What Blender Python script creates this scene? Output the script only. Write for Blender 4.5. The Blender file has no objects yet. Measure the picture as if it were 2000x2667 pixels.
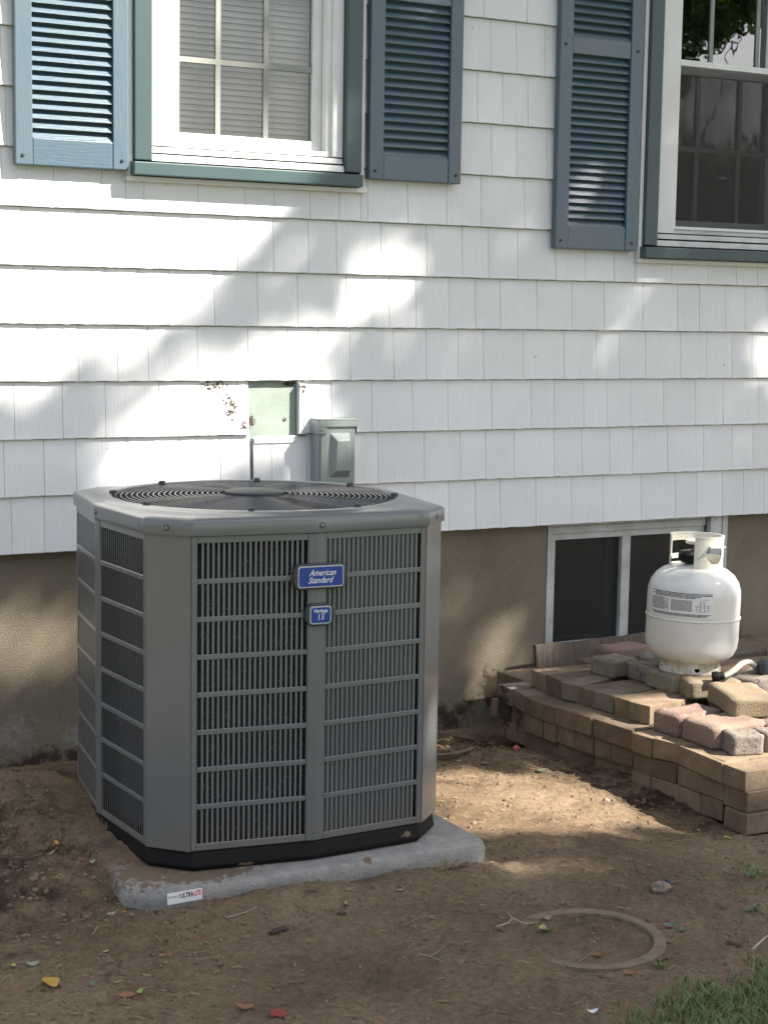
import bpy, bmesh, math, random
import numpy as np
from mathutils import Vector, Matrix, Euler, noise as mnoise

S = bpy.context.scene
COL = S.collection
rnd = random.Random(7)
R = math.radians

# ------------------------------------------------------------------ camera, sky, sun, exposure
cam_d = bpy.data.cameras.new('camera')
cam = bpy.data.objects.new('camera', cam_d); COL.objects.link(cam)
S.camera = cam
cam_d.sensor_fit = 'HORIZONTAL'; cam_d.sensor_width = 36.0
cam_d.lens = 4402.45 / 2000 * 36.0
cam_d.clip_start = 0.05; cam_d.clip_end = 500
yaw, pitch, roll = 0.49729, -0.11714, 0.01612
cam.location = (-0.6277, -5.1246, 1.4138)
cam.rotation_euler = (Matrix.Rotation(-yaw, 3, 'Z') @ Matrix.Rotation(math.pi/2 + pitch, 3, 'X') @ Matrix.Rotation(roll, 3, 'Z')).to_euler()

TO_SUN = Vector((1.1, -1.0, 1.4)).normalized()
SUN_EL = math.asin(TO_SUN.z); SUN_AZ = math.atan2(TO_SUN.x, TO_SUN.y)

w = bpy.data.worlds.new('World'); S.world = w; w.use_nodes = True
nt = w.node_tree; nt.nodes.clear()
def wn(t, **k):
    n = nt.nodes.new(t)
    for a, b in k.items(): setattr(n, a, b)
    return n
sky = wn('ShaderNodeTexSky', sky_type='NISHITA', sun_disc=False, sun_elevation=SUN_EL, sun_rotation=SUN_AZ)
sky.air_density = 1.0; sky.dust_density = 2.0; sky.ozone_density = 1.0
tc = wn('ShaderNodeTexCoord')
cn = wn('ShaderNodeTexNoise'); cn.inputs['Scale'].default_value = 3.2; cn.inputs['Detail'].default_value = 9; cn.inputs['Roughness'].default_value = 0.58
cr = wn('ShaderNodeValToRGB'); cr.color_ramp.elements[0].position = 0.48; cr.color_ramp.elements[1].position = 0.64
mx = wn('ShaderNodeMix', data_type='RGBA')
mx.inputs['B'].default_value = (9.0, 9.1, 9.3, 1)
bg = wn('ShaderNodeBackground'); bg.inputs['Strength'].default_value = 0.07
wo = wn('ShaderNodeOutputWorld')
L = nt.links.new
L(tc.outputs['Generated'], cn.inputs['Vector']); L(cn.outputs['Fac'], cr.inputs['Fac'])
L(cr.outputs['Color'], mx.inputs['Factor']); L(sky.outputs['Color'], mx.inputs['A'])
L(mx.outputs['Result'], bg.inputs['Color']); L(bg.outputs['Background'], wo.inputs['Surface'])

sd = bpy.data.lights.new('sun', 'SUN'); sd.energy = 5.0; sd.angle = R(0.53); sd.color = (1.0, 0.94, 0.84)
sun = bpy.data.objects.new('sun', sd); COL.objects.link(sun)
sun.rotation_euler = (-TO_SUN).to_track_quat('-Z', 'Y').to_euler(); sun.location = TO_SUN * 40

S.view_settings.view_transform = 'Standard'; S.view_settings.look = 'None'
S.view_settings.gamma = 1.0; S.view_settings.exposure = 1.72
S.render.engine = 'CYCLES'
S.cycles.max_bounces = 8; S.cycles.transparent_max_bounces = 16

# ------------------------------------------------------------------ materials
MATS = {}
def M(name, col, rough=0.6, col2=None, nscale=8, lo=0.35, hi=0.65, bump=0.0, bscale=60, bdist=0.004, stretch=(1,1,1),
      detail=6, metal=0.0, spec=0.5, orand=0.0, coord='pos', coat=0.0, speck=None, speck_scale=150, speck_lo=.62, bstretch=None):
    m = bpy.data.materials.new(name); m.use_nodes = True
    t = m.node_tree; N = t.nodes; K = t.links.new
    b = N['Principled BSDF']
    b.inputs['Roughness'].default_value = rough; b.inputs['Metallic'].default_value = metal
    b.inputs['Specular IOR Level'].default_value = spec
    if coat: b.inputs['Coat Weight'].default_value = coat; b.inputs['Coat Roughness'].default_value = .12
    if coord == 'pos': src = N.new('ShaderNodeNewGeometry').outputs['Position']
    else: src = N.new('ShaderNodeTexCoord').outputs['Object']
    def mapped(st):
        mp = N.new('ShaderNodeMapping'); mp.inputs['Scale'].default_value = st
        K(src, mp.inputs['Vector']); return mp.outputs['Vector']
    vec = mapped(stretch)
    cur = None
    if col2 is not None:
        n = N.new('ShaderNodeTexNoise'); n.inputs['Scale'].default_value = nscale; n.inputs['Detail'].default_value = detail
        n.inputs['Roughness'].default_value = .62
        K(vec, n.inputs['Vector'])
        r = N.new('ShaderNodeValToRGB'); r.color_ramp.elements[0].position = lo; r.color_ramp.elements[1].position = hi
        r.color_ramp.elements[0].color = (*col, 1); r.color_ramp.elements[1].color = (*col2, 1)
        K(n.outputs['Fac'], r.inputs['Fac']); cur = r.outputs['Color']
    if speck is not None:
        n = N.new('ShaderNodeTexNoise'); n.inputs['Scale'].default_value = speck_scale; n.inputs['Detail'].default_value = 3
        K(src, n.inputs['Vector'])
        r = N.new('ShaderNodeValToRGB'); r.color_ramp.elements[0].position = speck_lo; r.color_ramp.elements[1].position = speck_lo + .06
        K(n.outputs['Fac'], r.inputs['Fac'])
        q = N.new('ShaderNodeMix'); q.data_type = 'RGBA'; q.inputs['B'].default_value = (*speck, 1)
        K(r.outputs['Color'], q.inputs['Factor'])
        if cur is not None: K(cur, q.inputs['A'])
        else: q.inputs['A'].default_value = (*col, 1)
        cur = q.outputs['Result']
    if orand:
        oi = N.new('ShaderNodeObjectInfo')
        hs = N.new('ShaderNodeHueSaturation')
        mr = N.new('ShaderNodeMapRange'); mr.inputs['To Min'].default_value = 1 - orand; mr.inputs['To Max'].default_value = 1 + orand
        K(oi.outputs['Random'], mr.inputs['Value']); K(mr.outputs['Result'], hs.inputs['Value'])
        if cur is not None: K(cur, hs.inputs['Color'])
        else: hs.inputs['Color'].default_value = (*col, 1)
        cur = hs.outputs['Color']
    if cur is not None: K(cur, b.inputs['Base Color'])
    else: b.inputs['Base Color'].default_value = (*col, 1)
    if bump:
        n = N.new('ShaderNodeTexNoise'); n.inputs['Scale'].default_value = bscale; n.inputs['Detail'].default_value = 8
        n.inputs['Roughness'].default_value = .65
        K(mapped(bstretch) if bstretch else vec, n.inputs['Vector'])
        bp = N.new('ShaderNodeBump'); bp.inputs['Strength'].default_value = bump; bp.inputs['Distance'].default_value = bdist
        K(n.outputs['Fac'], bp.inputs['Height']); K(bp.outputs['Normal'], b.inputs['Normal'])
    m['bsdf'] = b.name; MATS[name] = m
    return m
def add_stain(m, col, boxes, scale=60, lo=.5, hi=.6, gate_scale=9):
    """stains on a surface: noise inside soft ellipsoids (centre, radii) in world space"""
    t = m.node_tree; N = t.nodes; K = t.links.new; b = N['Principled BSDF']
    pos = N.new('ShaderNodeNewGeometry').outputs['Position']
    tot = None
    for c, r in boxes:
        s1 = N.new('ShaderNodeVectorMath'); s1.operation = 'SUBTRACT'; s1.inputs[1].default_value = c; K(pos, s1.inputs[0])
        d1 = N.new('ShaderNodeVectorMath'); d1.operation = 'DIVIDE'; d1.inputs[1].default_value = r; K(s1.outputs[0], d1.inputs[0])
        l1 = N.new('ShaderNodeVectorMath'); l1.operation = 'LENGTH'; K(d1.outputs[0], l1.inputs[0])
        mr = N.new('ShaderNodeMapRange'); mr.inputs['From Min'].default_value = 1; mr.inputs['From Max'].default_value = .25
        K(l1.outputs['Value'], mr.inputs['Value'])
        if tot is None: tot = mr.outputs['Result']
        else:
            a = N.new('ShaderNodeMath'); a.operation = 'MAXIMUM'; K(tot, a.inputs[0]); K(mr.outputs['Result'], a.inputs[1]); tot = a.outputs[0]
    n = N.new('ShaderNodeTexNoise'); n.inputs['Scale'].default_value = scale; n.inputs['Detail'].default_value = 7; n.inputs['Roughness'].default_value = .7
    K(pos, n.inputs['Vector'])
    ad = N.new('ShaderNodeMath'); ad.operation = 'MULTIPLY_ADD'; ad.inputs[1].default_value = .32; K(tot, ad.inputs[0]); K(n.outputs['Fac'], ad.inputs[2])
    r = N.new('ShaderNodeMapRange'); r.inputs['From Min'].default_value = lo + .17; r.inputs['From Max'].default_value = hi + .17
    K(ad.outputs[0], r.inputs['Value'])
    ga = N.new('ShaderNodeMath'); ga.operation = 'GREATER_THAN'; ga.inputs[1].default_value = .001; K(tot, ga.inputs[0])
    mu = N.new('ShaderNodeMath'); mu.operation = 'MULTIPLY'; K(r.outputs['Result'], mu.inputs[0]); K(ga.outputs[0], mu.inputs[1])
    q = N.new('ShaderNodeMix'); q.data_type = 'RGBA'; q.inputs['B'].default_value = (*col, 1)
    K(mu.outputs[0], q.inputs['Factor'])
    bi = b.inputs['Base Color']
    if bi.is_linked: K(bi.links[0].from_socket, q.inputs['A'])
    else: q.inputs['A'].default_value = bi.default_value
    K(q.outputs['Result'], bi)
    return m

m_vinyl = M('white_vinyl', (.775,.782,.785), .5, col2=(.71,.717,.72), nscale=2.2, bump=.55, bscale=55, bdist=.004, stretch=(1,1,1), bstretch=(3.4,3.4,.10), orand=.035, speck=(.52,.50,.46), speck_scale=24, speck_lo=.735)
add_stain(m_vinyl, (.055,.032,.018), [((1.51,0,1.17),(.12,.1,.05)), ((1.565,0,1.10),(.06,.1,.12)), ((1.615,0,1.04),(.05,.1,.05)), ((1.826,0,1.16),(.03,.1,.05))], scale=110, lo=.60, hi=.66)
m_white = M('white_paint', (.75,.755,.75), .4, col2=(.67,.67,.65), nscale=5, bump=.06, bscale=120)
m_whitegrey = M('aged_white_frame', (.55,.56,.56), .45, col2=(.40,.40,.38), nscale=9, bump=.1, bscale=90, speck=(.16,.13,.1), speck_scale=55, speck_lo=.68)
m_green = M('green_aluminium', (.046,.080,.084), .38, col2=(.054,.090,.094), nscale=3, bump=.03, bscale=40)
m_blue = M('blue_shutter', (.050,.098,.140), .45, spec=.9, col2=(.070,.108,.136), nscale=5, bump=.35, bscale=30, bdist=.003, bstretch=(6,6,.5))
m_blueh = M('blue_shutter_rail', (.050,.098,.140), .36, spec=.9, col2=(.070,.108,.136), nscale=5, bump=.35, bscale=30, bdist=.003, bstretch=(.6,6,6))
m_foam = M('green_sheathing', (.285,.345,.295), .8, col2=(.235,.285,.245), nscale=14, bump=.25, bscale=200, speck=(.10,.08,.05), speck_scale=120, speck_lo=.66)
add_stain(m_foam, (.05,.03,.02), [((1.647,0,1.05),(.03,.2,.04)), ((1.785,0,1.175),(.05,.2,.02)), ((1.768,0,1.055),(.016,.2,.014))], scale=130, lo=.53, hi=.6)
m_found = M('rough_stucco', (.262,.218,.158), .95, col2=(.183,.152,.108), nscale=3.2, lo=.3, hi=.7, bump=1.0, bscale=260, bdist=.006, speck=(.34,.29,.2), speck_scale=210, speck_lo=.62)
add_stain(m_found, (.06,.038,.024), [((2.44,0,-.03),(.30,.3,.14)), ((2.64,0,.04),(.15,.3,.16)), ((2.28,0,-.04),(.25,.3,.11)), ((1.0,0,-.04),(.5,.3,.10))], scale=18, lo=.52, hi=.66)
add_stain(m_found, (.36,.34,.30), [((.846,0,.07),(.14,.3,.12)), ((1.066,0,.04),(.12,.3,.08))], scale=30, lo=.50, hi=.8)
m_wood = M('weathered_board', (.15,.12,.095), .85, col2=(.085,.065,.05), nscale=6, stretch=(9,9,1), bump=.3, bscale=20, bdist=.003)
m_muntin = M('inner_grille', (.27,.275,.255), .5)
m_dark = M('dark_room', (.05,.045,.04), .9)
m_roomw = M('room_wall', (.45,.42,.37), .9)
m_blind = M('white_blind', (.62,.59,.50), .55)
m_curtain = M('grey_curtain', (.045,.045,.047), .9, col2=(.03,.03,.03), nscale=3, stretch=(8,8,.3))
m_ac = M('grey_enamel', (.140,.147,.147), .30, col2=(.120,.127,.128), nscale=2.5, bump=.05, bscale=450, bdist=.001, spec=.55, coat=.35)
add_stain(m_ac, (.17,.15,.12), [((.9,-1.5,.12),(.5,.4,.10)), ((1.4,-1.4,.12),(.4,.4,.09)), ((.8,-1.1,.12),(.3,.5,.12)), ((1.2,-1.05,.91),(.5,.5,.03))], scale=22, lo=.40, hi=1.0)
m_acd = M('dark_grey_plastic', (.035,.04,.045), .5)
m_black = M('black_plastic', (.005,.005,.005), .6, spec=.25, col2=(.010,.009,.008), nscale=5, lo=.55, hi=.75, bump=.08, bscale=60)
add_stain(m_black, (.16,.12,.08), [((1.44,-1.43,.09),(.025,.1,.015)), ((1.0,-1.44,.068),(.03,.1,.008)), ((.77,-1.0,.08),(.03,.15,.03))], scale=60, lo=.5, hi=.56)
m_wire = M('black_wire', (.020,.022,.025), .22, spec=.7)
m_coil = M('coil_fins', (.034,.037,.041), .5, speck=(.13,.14,.155), speck_scale=130, speck_lo=.60, bump=.8, bscale=160, bdist=.01, bstretch=(1,1,2.2))
m_steel = M('zinc_screw', (.28,.28,.29), .35, metal=.9)
m_plateblue = M('badge_blue', (.012,.045,.26), .3)
m_plategrey = M('badge_silver', (.42,.45,.46), .35)
m_disc = M('grey_green_enamel', (.235,.27,.265), .32, col2=(.22,.255,.25), nscale=6)
m_pad = M('grey_pad', (.345,.332,.305), .9, col2=(.25,.24,.222), nscale=24, bump=1.0, bscale=140, bdist=.007, speck=(.45,.46,.46), speck_scale=260, speck_lo=.63)
add_stain(m_pad, (.17,.12,.075), [((.79,-1.36,.06),(.17,.15,.1)), ((.90,-1.45,.06),(.17,.07,.06)), ((1.3,-1.52,.06),(.02,.02,.02))], scale=45, lo=.42, hi=.5)
m_sticker = M('white_sticker', (.75,.75,.75), .35)
m_ink = M('black_ink', (.02,.02,.02), .5)
m_inkgrey = M('grey_ink', (.2,.2,.21), .5)
m_red = M('red_ink', (.6,.03,.02), .5)
m_tank = M('white_enamel', (.68,.67,.63), .28, col2=(.60,.58,.53), nscale=4, lo=.45, hi=.75, bump=.05, bscale=14, bdist=.004, coord='pos', coat=.2)
add_stain(m_tank, (.36,.25,.13), [((2.902,-.766,.287),(.17,.17,.075))], scale=25, lo=.40, hi=.70)
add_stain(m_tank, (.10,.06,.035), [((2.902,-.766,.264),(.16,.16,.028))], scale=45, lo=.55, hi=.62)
m_collar = M('rusty_white_enamel', (.70,.68,.60), .4, col2=(.62,.59,.50), nscale=12, speck=(.45,.25,.07), speck_scale=150, speck_lo=.63, bump=.08, bscale=60)
m_rust = M('rust', (.22,.085,.025), .8, col2=(.10,.04,.02), nscale=40)
m_hose = M('grey_hose', (.42,.41,.36), .3, col2=(.34,.33,.28), nscale=20)
m_hosegreen = M('hose_stripe', (.16,.22,.10), .4)
m_brick = M('tan_brick', (.215,.155,.100), .92, col2=(.14,.098,.064), nscale=16, bump=.8, bscale=150, bdist=.004, orand=.28, speck=(.11,.08,.06), speck_scale=130, speck_lo=.645)
m_brickr = M('pink_brick', (.225,.145,.105), .92, col2=(.16,.105,.076), nscale=9, bump=.5, bscale=120, bdist=.003, orand=.2, speck=(.42,.33,.27), speck_scale=70, speck_lo=.68)
m_brickg = M('grey_brick', (.185,.15,.112), .92, col2=(.13,.105,.077), nscale=9, bump=.5, bscale=120, bdist=.003, orand=.2, speck=(.4,.36,.3), speck_scale=80, speck_lo=.68)
for _m in (m_brick, m_brickr, m_brickg):
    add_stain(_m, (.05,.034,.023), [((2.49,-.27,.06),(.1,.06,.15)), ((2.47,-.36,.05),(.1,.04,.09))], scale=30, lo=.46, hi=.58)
m_stoneg = M('mossy_grey_paver', (.20,.175,.125), .95, col2=(.27,.23,.165), nscale=10, bump=1.0, bscale=170, bdist=.006, speck=(.15,.12,.08), speck_scale=60, speck_lo=.62)
m_stoneo = M('ochre_paver', (.235,.185,.125), .95, col2=(.29,.185,.085), nscale=9, lo=.55, hi=.78, bump=1.0, bscale=170, bdist=.006, speck=(.18,.13,.08), speck_scale=60, speck_lo=.64)
m_stonep = M('pink_paver', (.275,.19,.155), .95, col2=(.20,.13,.10), nscale=10, bump=1.0, bscale=170, bdist=.006, speck=(.5,.42,.36), speck_scale=60, speck_lo=.66)
m_stoneb = M('brown_paver', (.23,.155,.115), .95, col2=(.29,.21,.16), nscale=9, bump=1.0, bscale=170, bdist=.006, speck=(.4,.33,.25), speck_scale=40, speck_lo=.68)
m_stonew = M('pale_grey_paver', (.235,.20,.165), .95, col2=(.165,.135,.115), nscale=16, bump=.9, bscale=80, bdist=.006, speck=(.09,.07,.08), speck_scale=50, speck_lo=.60)
m_ring = M('mud_caked_ring', (.15,.108,.070), .95, col2=(.21,.155,.102), nscale=30, bump=.7, bscale=150)
m_rock = M('pebbly_rock', (.30,.235,.18), .95, col2=(.17,.12,.09), nscale=60, bump=.7, bscale=90, bdist=.005)
m_bark = M('bark', (.11,.08,.055), .95, col2=(.06,.045,.03), nscale=14, stretch=(1,1,.25), bump=.7, bscale=18, bdist=.02)
def leafmat(name, c, tr=.35):
    m = M(name, c, .5, orand=.25)
    b = m.node_tree.nodes['Principled BSDF']
    t = m.node_tree; tr_n = t.nodes.new('ShaderNodeBsdfTranslucent'); tr_n.inputs['Color'].default_value = (c[0]*1.3, c[1]*1.3, c[2]*.8, 1)
    ms = t.nodes.new('ShaderNodeMixShader'); ms.inputs[0].default_value = tr
    t.links.new(b.outputs[0], ms.inputs[1]); t.links.new(tr_n.outputs[0], ms.inputs[2])
    t.links.new(ms.outputs[0], t.nodes['Material Output'].inputs['Surface'])
    return m
m_leaf = leafmat('tree_leaf', (.085,.14,.035), .45); m_leaf2 = leafmat('dark_tree_leaf', (.06,.10,.03), .45); m_leaf3 = leafmat('yellow_tree_leaf', (.12,.13,.03))
m_grass = M('grass_blade', (.065,.125,.03), .55, col2=(.13,.18,.055), nscale=9)
m_grassdry = M('dry_grass_blade', (.34,.27,.15), .7, col2=(.22,.17,.09), nscale=30)
m_turf = M('turf', (.04,.075,.02), .9, col2=(.075,.10,.03), nscale=5, bump=.6, bscale=60, bdist=.03)
m_straw = M('dry_straw', (.34,.26,.155), .8, col2=(.19,.13,.078), nscale=9, lo=.4, hi=.6)
m_chip = M('litter_brown', (.13,.08,.045), .9, col2=(.30,.19,.10), nscale=13, lo=.4, hi=.6)
m_chipg = M('litter_green', (.11,.125,.055), .8, col2=(.20,.19,.115), nscale=13, lo=.4, hi=.6)
def flat(name, c, r=.6, c2=None): return M(name, c, r, col2=c2 or tuple(x*.75 for x in c), nscale=40)
m_lyel = flat('leaf_yellow', (.42,.27,.04), c2=(.32,.17,.03)); m_lred = flat('leaf_red', (.26,.04,.03)); m_lor = flat('leaf_orange', (.24,.11,.05))
m_lgrn = flat('leaf_green', (.13,.19,.06)); m_lyg = flat('leaf_lime', (.28,.32,.09), c2=(.18,.24,.07)); m_ltan = flat('leaf_tan', (.29,.20,.11)); m_lbr = flat('leaf_brown', (.17,.085,.04))
m_lpale = flat('leaf_pale', (.30,.31,.23)); m_lteal = flat('leaf_bluegreen', (.12,.155,.11)); m_paper = flat('scrap_white', (.72,.72,.74)); m_pinkb = flat('berry_pink', (.62,.16,.15), .35)
m_twig = M('twig', (.16,.11,.075), .85, col2=(.25,.18,.12), nscale=30)
m_twigw = M('bleached_twig', (.36,.31,.25), .85, col2=(.34,.28,.2), nscale=30)

# bare soil
m_soil = bpy.data.materials.new('bare_soil'); m_soil.use_nodes = True
def soil():
    t = m_soil.node_tree; N = t.nodes; K = t.links.new; b = N['Principled BSDF']
    b.inputs['Roughness'].default_value = .97; b.inputs['Specular IOR Level'].default_value = .2
    pos = N.new('ShaderNodeNewGeometry').outputs['Position']
    def nz(s, d=8, r=.65):
        n = N.new('ShaderNodeTexNoise'); n.inputs['Scale'].default_value = s; n.inputs['Detail'].default_value = d; n.inputs['Roughness'].default_value = r
        K(pos, n.inputs['Vector']); return n.outputs['Fac']
    def ramp(f, stops):
        r = N.new('ShaderNodeValToRGB'); e = r.color_ramp.elements
        while len(e) < len(stops): e.new(.5)
        for i, (p, c) in enumerate(stops): e[i].position = p; e[i].color = (*c, 1)
        K(f, r.inputs['Fac']); return r.outputs['Color']
    c = ramp(nz(2.3), [(.32, (.15,.105,.064)), (.5, (.23,.165,.104)), (.68, (.29,.212,.14))])
    c2 = ramp(nz(60, 12, .82), [(.36, (.38,.35,.33)), (.47, (.85,.85,.85)), (.55, (1.05,1.04,1.0)), (.68, (1.55,1.5,1.42))])
    mu = N.new('ShaderNodeMix'); mu.data_type = 'RGBA'; mu.blend_type = 'MULTIPLY'; mu.inputs['Factor'].default_value = .85
    K(c, mu.inputs['A']); K(c2, mu.inputs['B'])
    K(mu.outputs['Result'], b.inputs['Base Color'])
    b1 = N.new('ShaderNodeBump'); b1.inputs['Strength'].default_value = .8; b1.inputs['Distance'].default_value = .012; K(nz(38, 10, .7), b1.inputs['Height'])
    b2 = N.new('ShaderNodeBump'); b2.inputs['Strength'].default_value = 1.0; b2.inputs['Distance'].default_value = .005; K(nz(260, 8, .75), b2.inputs['Height'])
    K(b1.outputs['Normal'], b2.inputs['Normal']); K(b2.outputs['Normal'], b.inputs['Normal'])
soil()
m_crumb = M('crumbly_soil', (.10,.068,.042), .97, col2=(.22,.158,.102), nscale=14, lo=.38, hi=.62, bump=.5, bscale=300, spec=.2)
add_stain(m_soil, (.055,.036,.024), [((2.4,-.25,0),(.5,.35,.3)), ((.95,-.25,0),(.5,.3,.3)), ((.45,-1.1,0),(.55,.85,.3)), ((2.5,-1.0,0),(.32,.8,.3))], scale=9, lo=.48, hi=.72)  # moist soil patches; the large left one also has deep shade painted in

def glass(name, tint=(1,1,1), refl=1.0, ior=1.5):
    m = bpy.data.materials.new(name); m.use_nodes = True; t = m.node_tree; N = t.nodes; N.remove(N['Principled BSDF'])
    tr = N.new('ShaderNodeBsdfTransparent'); tr.inputs['Color'].default_value = (*tint, 1)
    gl = N.new('ShaderNodeBsdfGlossy'); gl.inputs['Roughness'].default_value = .012; gl.inputs['Color'].default_value = (refl,)*3 + (1,)
    fr = N.new('ShaderNodeFresnel'); fr.inputs['IOR'].default_value = ior
    ms = N.new('ShaderNodeMixShader'); t.links.new(fr.outputs[0], ms.inputs[0]); t.links.new(tr.outputs[0], ms.inputs[1]); t.links.new(gl.outputs[0], ms.inputs[2])
    n = N.new('ShaderNodeTexNoise'); n.inputs['Scale'].default_value = 3.0
    bp = N.new('ShaderNodeBump'); bp.inputs['Strength'].default_value = .03; bp.inputs['Distance'].default_value = .02
    t.links.new(n.outputs['Fac'], bp.inputs['Height']); t.links.new(bp.outputs['Normal'], gl.inputs['Normal'])
    t.links.new(ms.outputs[0], N['Material Output'].inputs['Surface']); return m
m_glass = glass('window_glass'); m_glass2 = glass('mirroring_glass', ior=2.7)
def screen(name, c, a):
    m = bpy.data.materials.new(name); m.use_nodes = True; t = m.node_tree; N = t.nodes; b = N['Principled BSDF']
    b.inputs['Base Color'].default_value = (*c, 1); b.inputs['Roughness'].default_value = .6
    tr = N.new('ShaderNodeBsdfTransparent'); ms = N.new('ShaderNodeMixShader')
    g = N.new('ShaderNodeTexCoord'); ck = N.new('ShaderNodeTexBrick')
    ck.inputs['Scale'].default_value = 160; ck.offset = 0; ck.inputs['Mortar Size'].default_value = .12; ck.inputs['Brick Width'].default_value = .5; ck.inputs['Row Height'].default_value = .5
    ck.inputs['Color1'].default_value = (a-.18,)*3 + (1,); ck.inputs['Color2'].default_value = (a-.12,)*3 + (1,); ck.inputs['Mortar'].default_value = (a+.22,)*3 + (1,)
    mp = N.new('ShaderNodeMapping'); mp.inputs['Rotation'].default_value = (R(90), 0, 0)
    t.links.new(g.outputs['Object'], mp.inputs['Vector']); t.links.new(mp.outputs['Vector'], ck.inputs['Vector'])
    t.links.new(ck.outputs['Color'], ms.inputs[0]); t.links.new(tr.outputs[0], ms.inputs[1]); t.links.new(b.outputs[0], ms.inputs[2])
    t.links.new(ms.outputs[0], N['Material Output'].inputs['Surface']); return m
m_screen = screen('insect_screen', (.016,.016,.018), .34)
m_screen2 = screen('basement_screen', (.012,.013,.011), .45)

# ------------------------------------------------------------------ mesh helpers
class MB:
    def __init__(s): s.v = []; s.f = []
    def add(s, vs, fs):
        o = len(s.v); s.v += [tuple(v) for v in vs]; s.f += [tuple(i + o for i in f) for f in fs]; return s
    def hexa(s, p):   # 8 points: bottom 4 ccw, top 4 ccw
        return s.add(p, [(3,2,1,0),(4,5,6,7),(0,1,5,4),(1,2,6,5),(2,3,7,6),(3,0,4,7)])
    def box(s, x0, x1, y0, y1, z0, z1):
        return s.hexa([(x0,y0,z0),(x1,y0,z0),(x1,y1,z0),(x0,y1,z0),(x0,y0,z1),(x1,y0,z1),(x1,y1,z1),(x0,y1,z1)])
    def prism(s, poly, z0, z1):
        n = len(poly)
        return s.add([(x,y,z0) for x,y in poly] + [(x,y,z1) for x,y in poly],
                     [tuple(range(n-1,-1,-1)), tuple(range(n,2*n))] + [(i,(i+1)%n,n+(i+1)%n,n+i) for i in range(n)])
    def loft(s, loops, closed_ends=(False, False)):
        o = len(s.v); n = len(loops[0])
        for l in loops: s.v += [tuple(p) for p in l]
        for k in range(len(loops)-1):
            for i in range(n):
                j = (i+1) % n
                s.f.append((o+k*n+i, o+k*n+j, o+(k+1)*n+j, o+(k+1)*n+i))
        if closed_ends[0]: s.f.append(tuple(o+i for i in range(n-1,-1,-1)))
        if closed_ends[1]: s.f.append(tuple(o+(len(loops)-1)*n+i for i in range(n)))
        return s
    def lathe(s, prof, n=32, cx=0, cy=0, caps=(False, False)):
        return s.loft([[(cx+r*math.cos(2*math.pi*i/n), cy+r*math.sin(2*math.pi*i/n), z) for i in range(n)] for r, z in prof], caps)
    def tube(s, path, r, n=6, caps=True, closed=False):
        P = [Vector(p) for p in path]; loops = []
        up = None
        for i, p in enumerate(P):
            if closed: d = P[(i+1) % len(P)] - P[i-1]
            else: d = P[min(i+1, len(P)-1)] - P[max(i-1, 0)]
            d.normalize()
            if up is None:
                up = Vector((0,0,1)) if abs(d.z) < .9 else Vector((1,0,0))
            a = d.cross(up)
            if a.length < 1e-5: a = d.cross(Vector((0,1,0)))
            a.normalize(); b = a.cross(d).normalized(); up = b
            rr = r[i] if isinstance(r, (list, tuple)) else r
            loops.append([p + a*rr*math.cos(2*math.pi*k/n) + b*rr*math.sin(2*math.pi*k/n) for k in range(n)])
        if closed: loops.append(loops[0])
        return s.loft(loops, (caps and not closed, caps and not closed))
    def mesh(s, name, mat, bevel=0, segs=2, smooth=False, angle=30):
        me = bpy.data.meshes.new(name); me.from_pydata(s.v, [], s.f); me.update()
        bm = bmesh.new(); bm.from_mesh(me)
        bmesh.ops.recalc_face_normals(bm, faces=bm.faces)
        if bevel:
            es = [e for e in bm.edges if len(e.link_faces) == 2 and e.calc_face_angle(0) > R(angle)]
            bmesh.ops.bevel(bm, geom=es, offset=bevel, segments=segs, profile=.6, affect='EDGES', clamp_overlap=True)
        if smooth:
            for f in bm.faces: f.smooth = True
            for e in bm.edges:
                if len(e.link_faces) == 2 and e.calc_face_angle(0) > R(38): e.smooth = False
        bm.to_mesh(me); bm.free()
        me.materials.append(mat)
        return me
    def build(s, name, mat, parent=None, loc=None, **k):
        return obj(name, s.mesh(name, mat, **k), parent, loc)
def obj(name, me, parent=None, loc=None, rot=None, scale=None):
    o = bpy.data.objects.new(name, me); COL.objects.link(o)
    if parent: o.parent = parent
    if loc is not None: o.location = loc
    if rot is not None: o.rotation_euler = rot
    if scale is not None: o.scale = scale
    return o
def empty(name, loc=(0,0,0), rot=None):
    o = bpy.data.objects.new(name, None); COL.objects.link(o); o.location = loc; o.empty_display_size = .1
    if rot: o.rotation_euler = rot
    return o
def tag(o, label=None, cat=None, group=None, kind=None):
    if label: o['label'] = label
    if cat: o['category'] = cat
    if group: o['group'] = group
    if kind: o['kind'] = kind
    return o
def np_mesh(name, V, F, mat, smooth=False):
    me = bpy.data.meshes.new(name)
    V = np.asarray(V, np.float32); F = np.asarray(F, np.int32)
    me.vertices.add(len(V)); me.vertices.foreach_set('co', V.ravel())
    k = F.shape[1]
    me.loops.add(F.size); me.loops.foreach_set('vertex_index', F.ravel())
    me.polygons.add(len(F)); me.polygons.foreach_set('loop_start', np.arange(0, F.size, k, dtype=np.int32))
    me.polygons.foreach_set('loop_total', np.full(len(F), k, np.int32))
    me.update(calc_edges=True); me.validate()
    if smooth: me.polygons.foreach_set('use_smooth', np.ones(len(F), bool))
    for m in (mat if isinstance(mat, (list, tuple)) else [mat]): me.materials.append(m)
    return me
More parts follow.
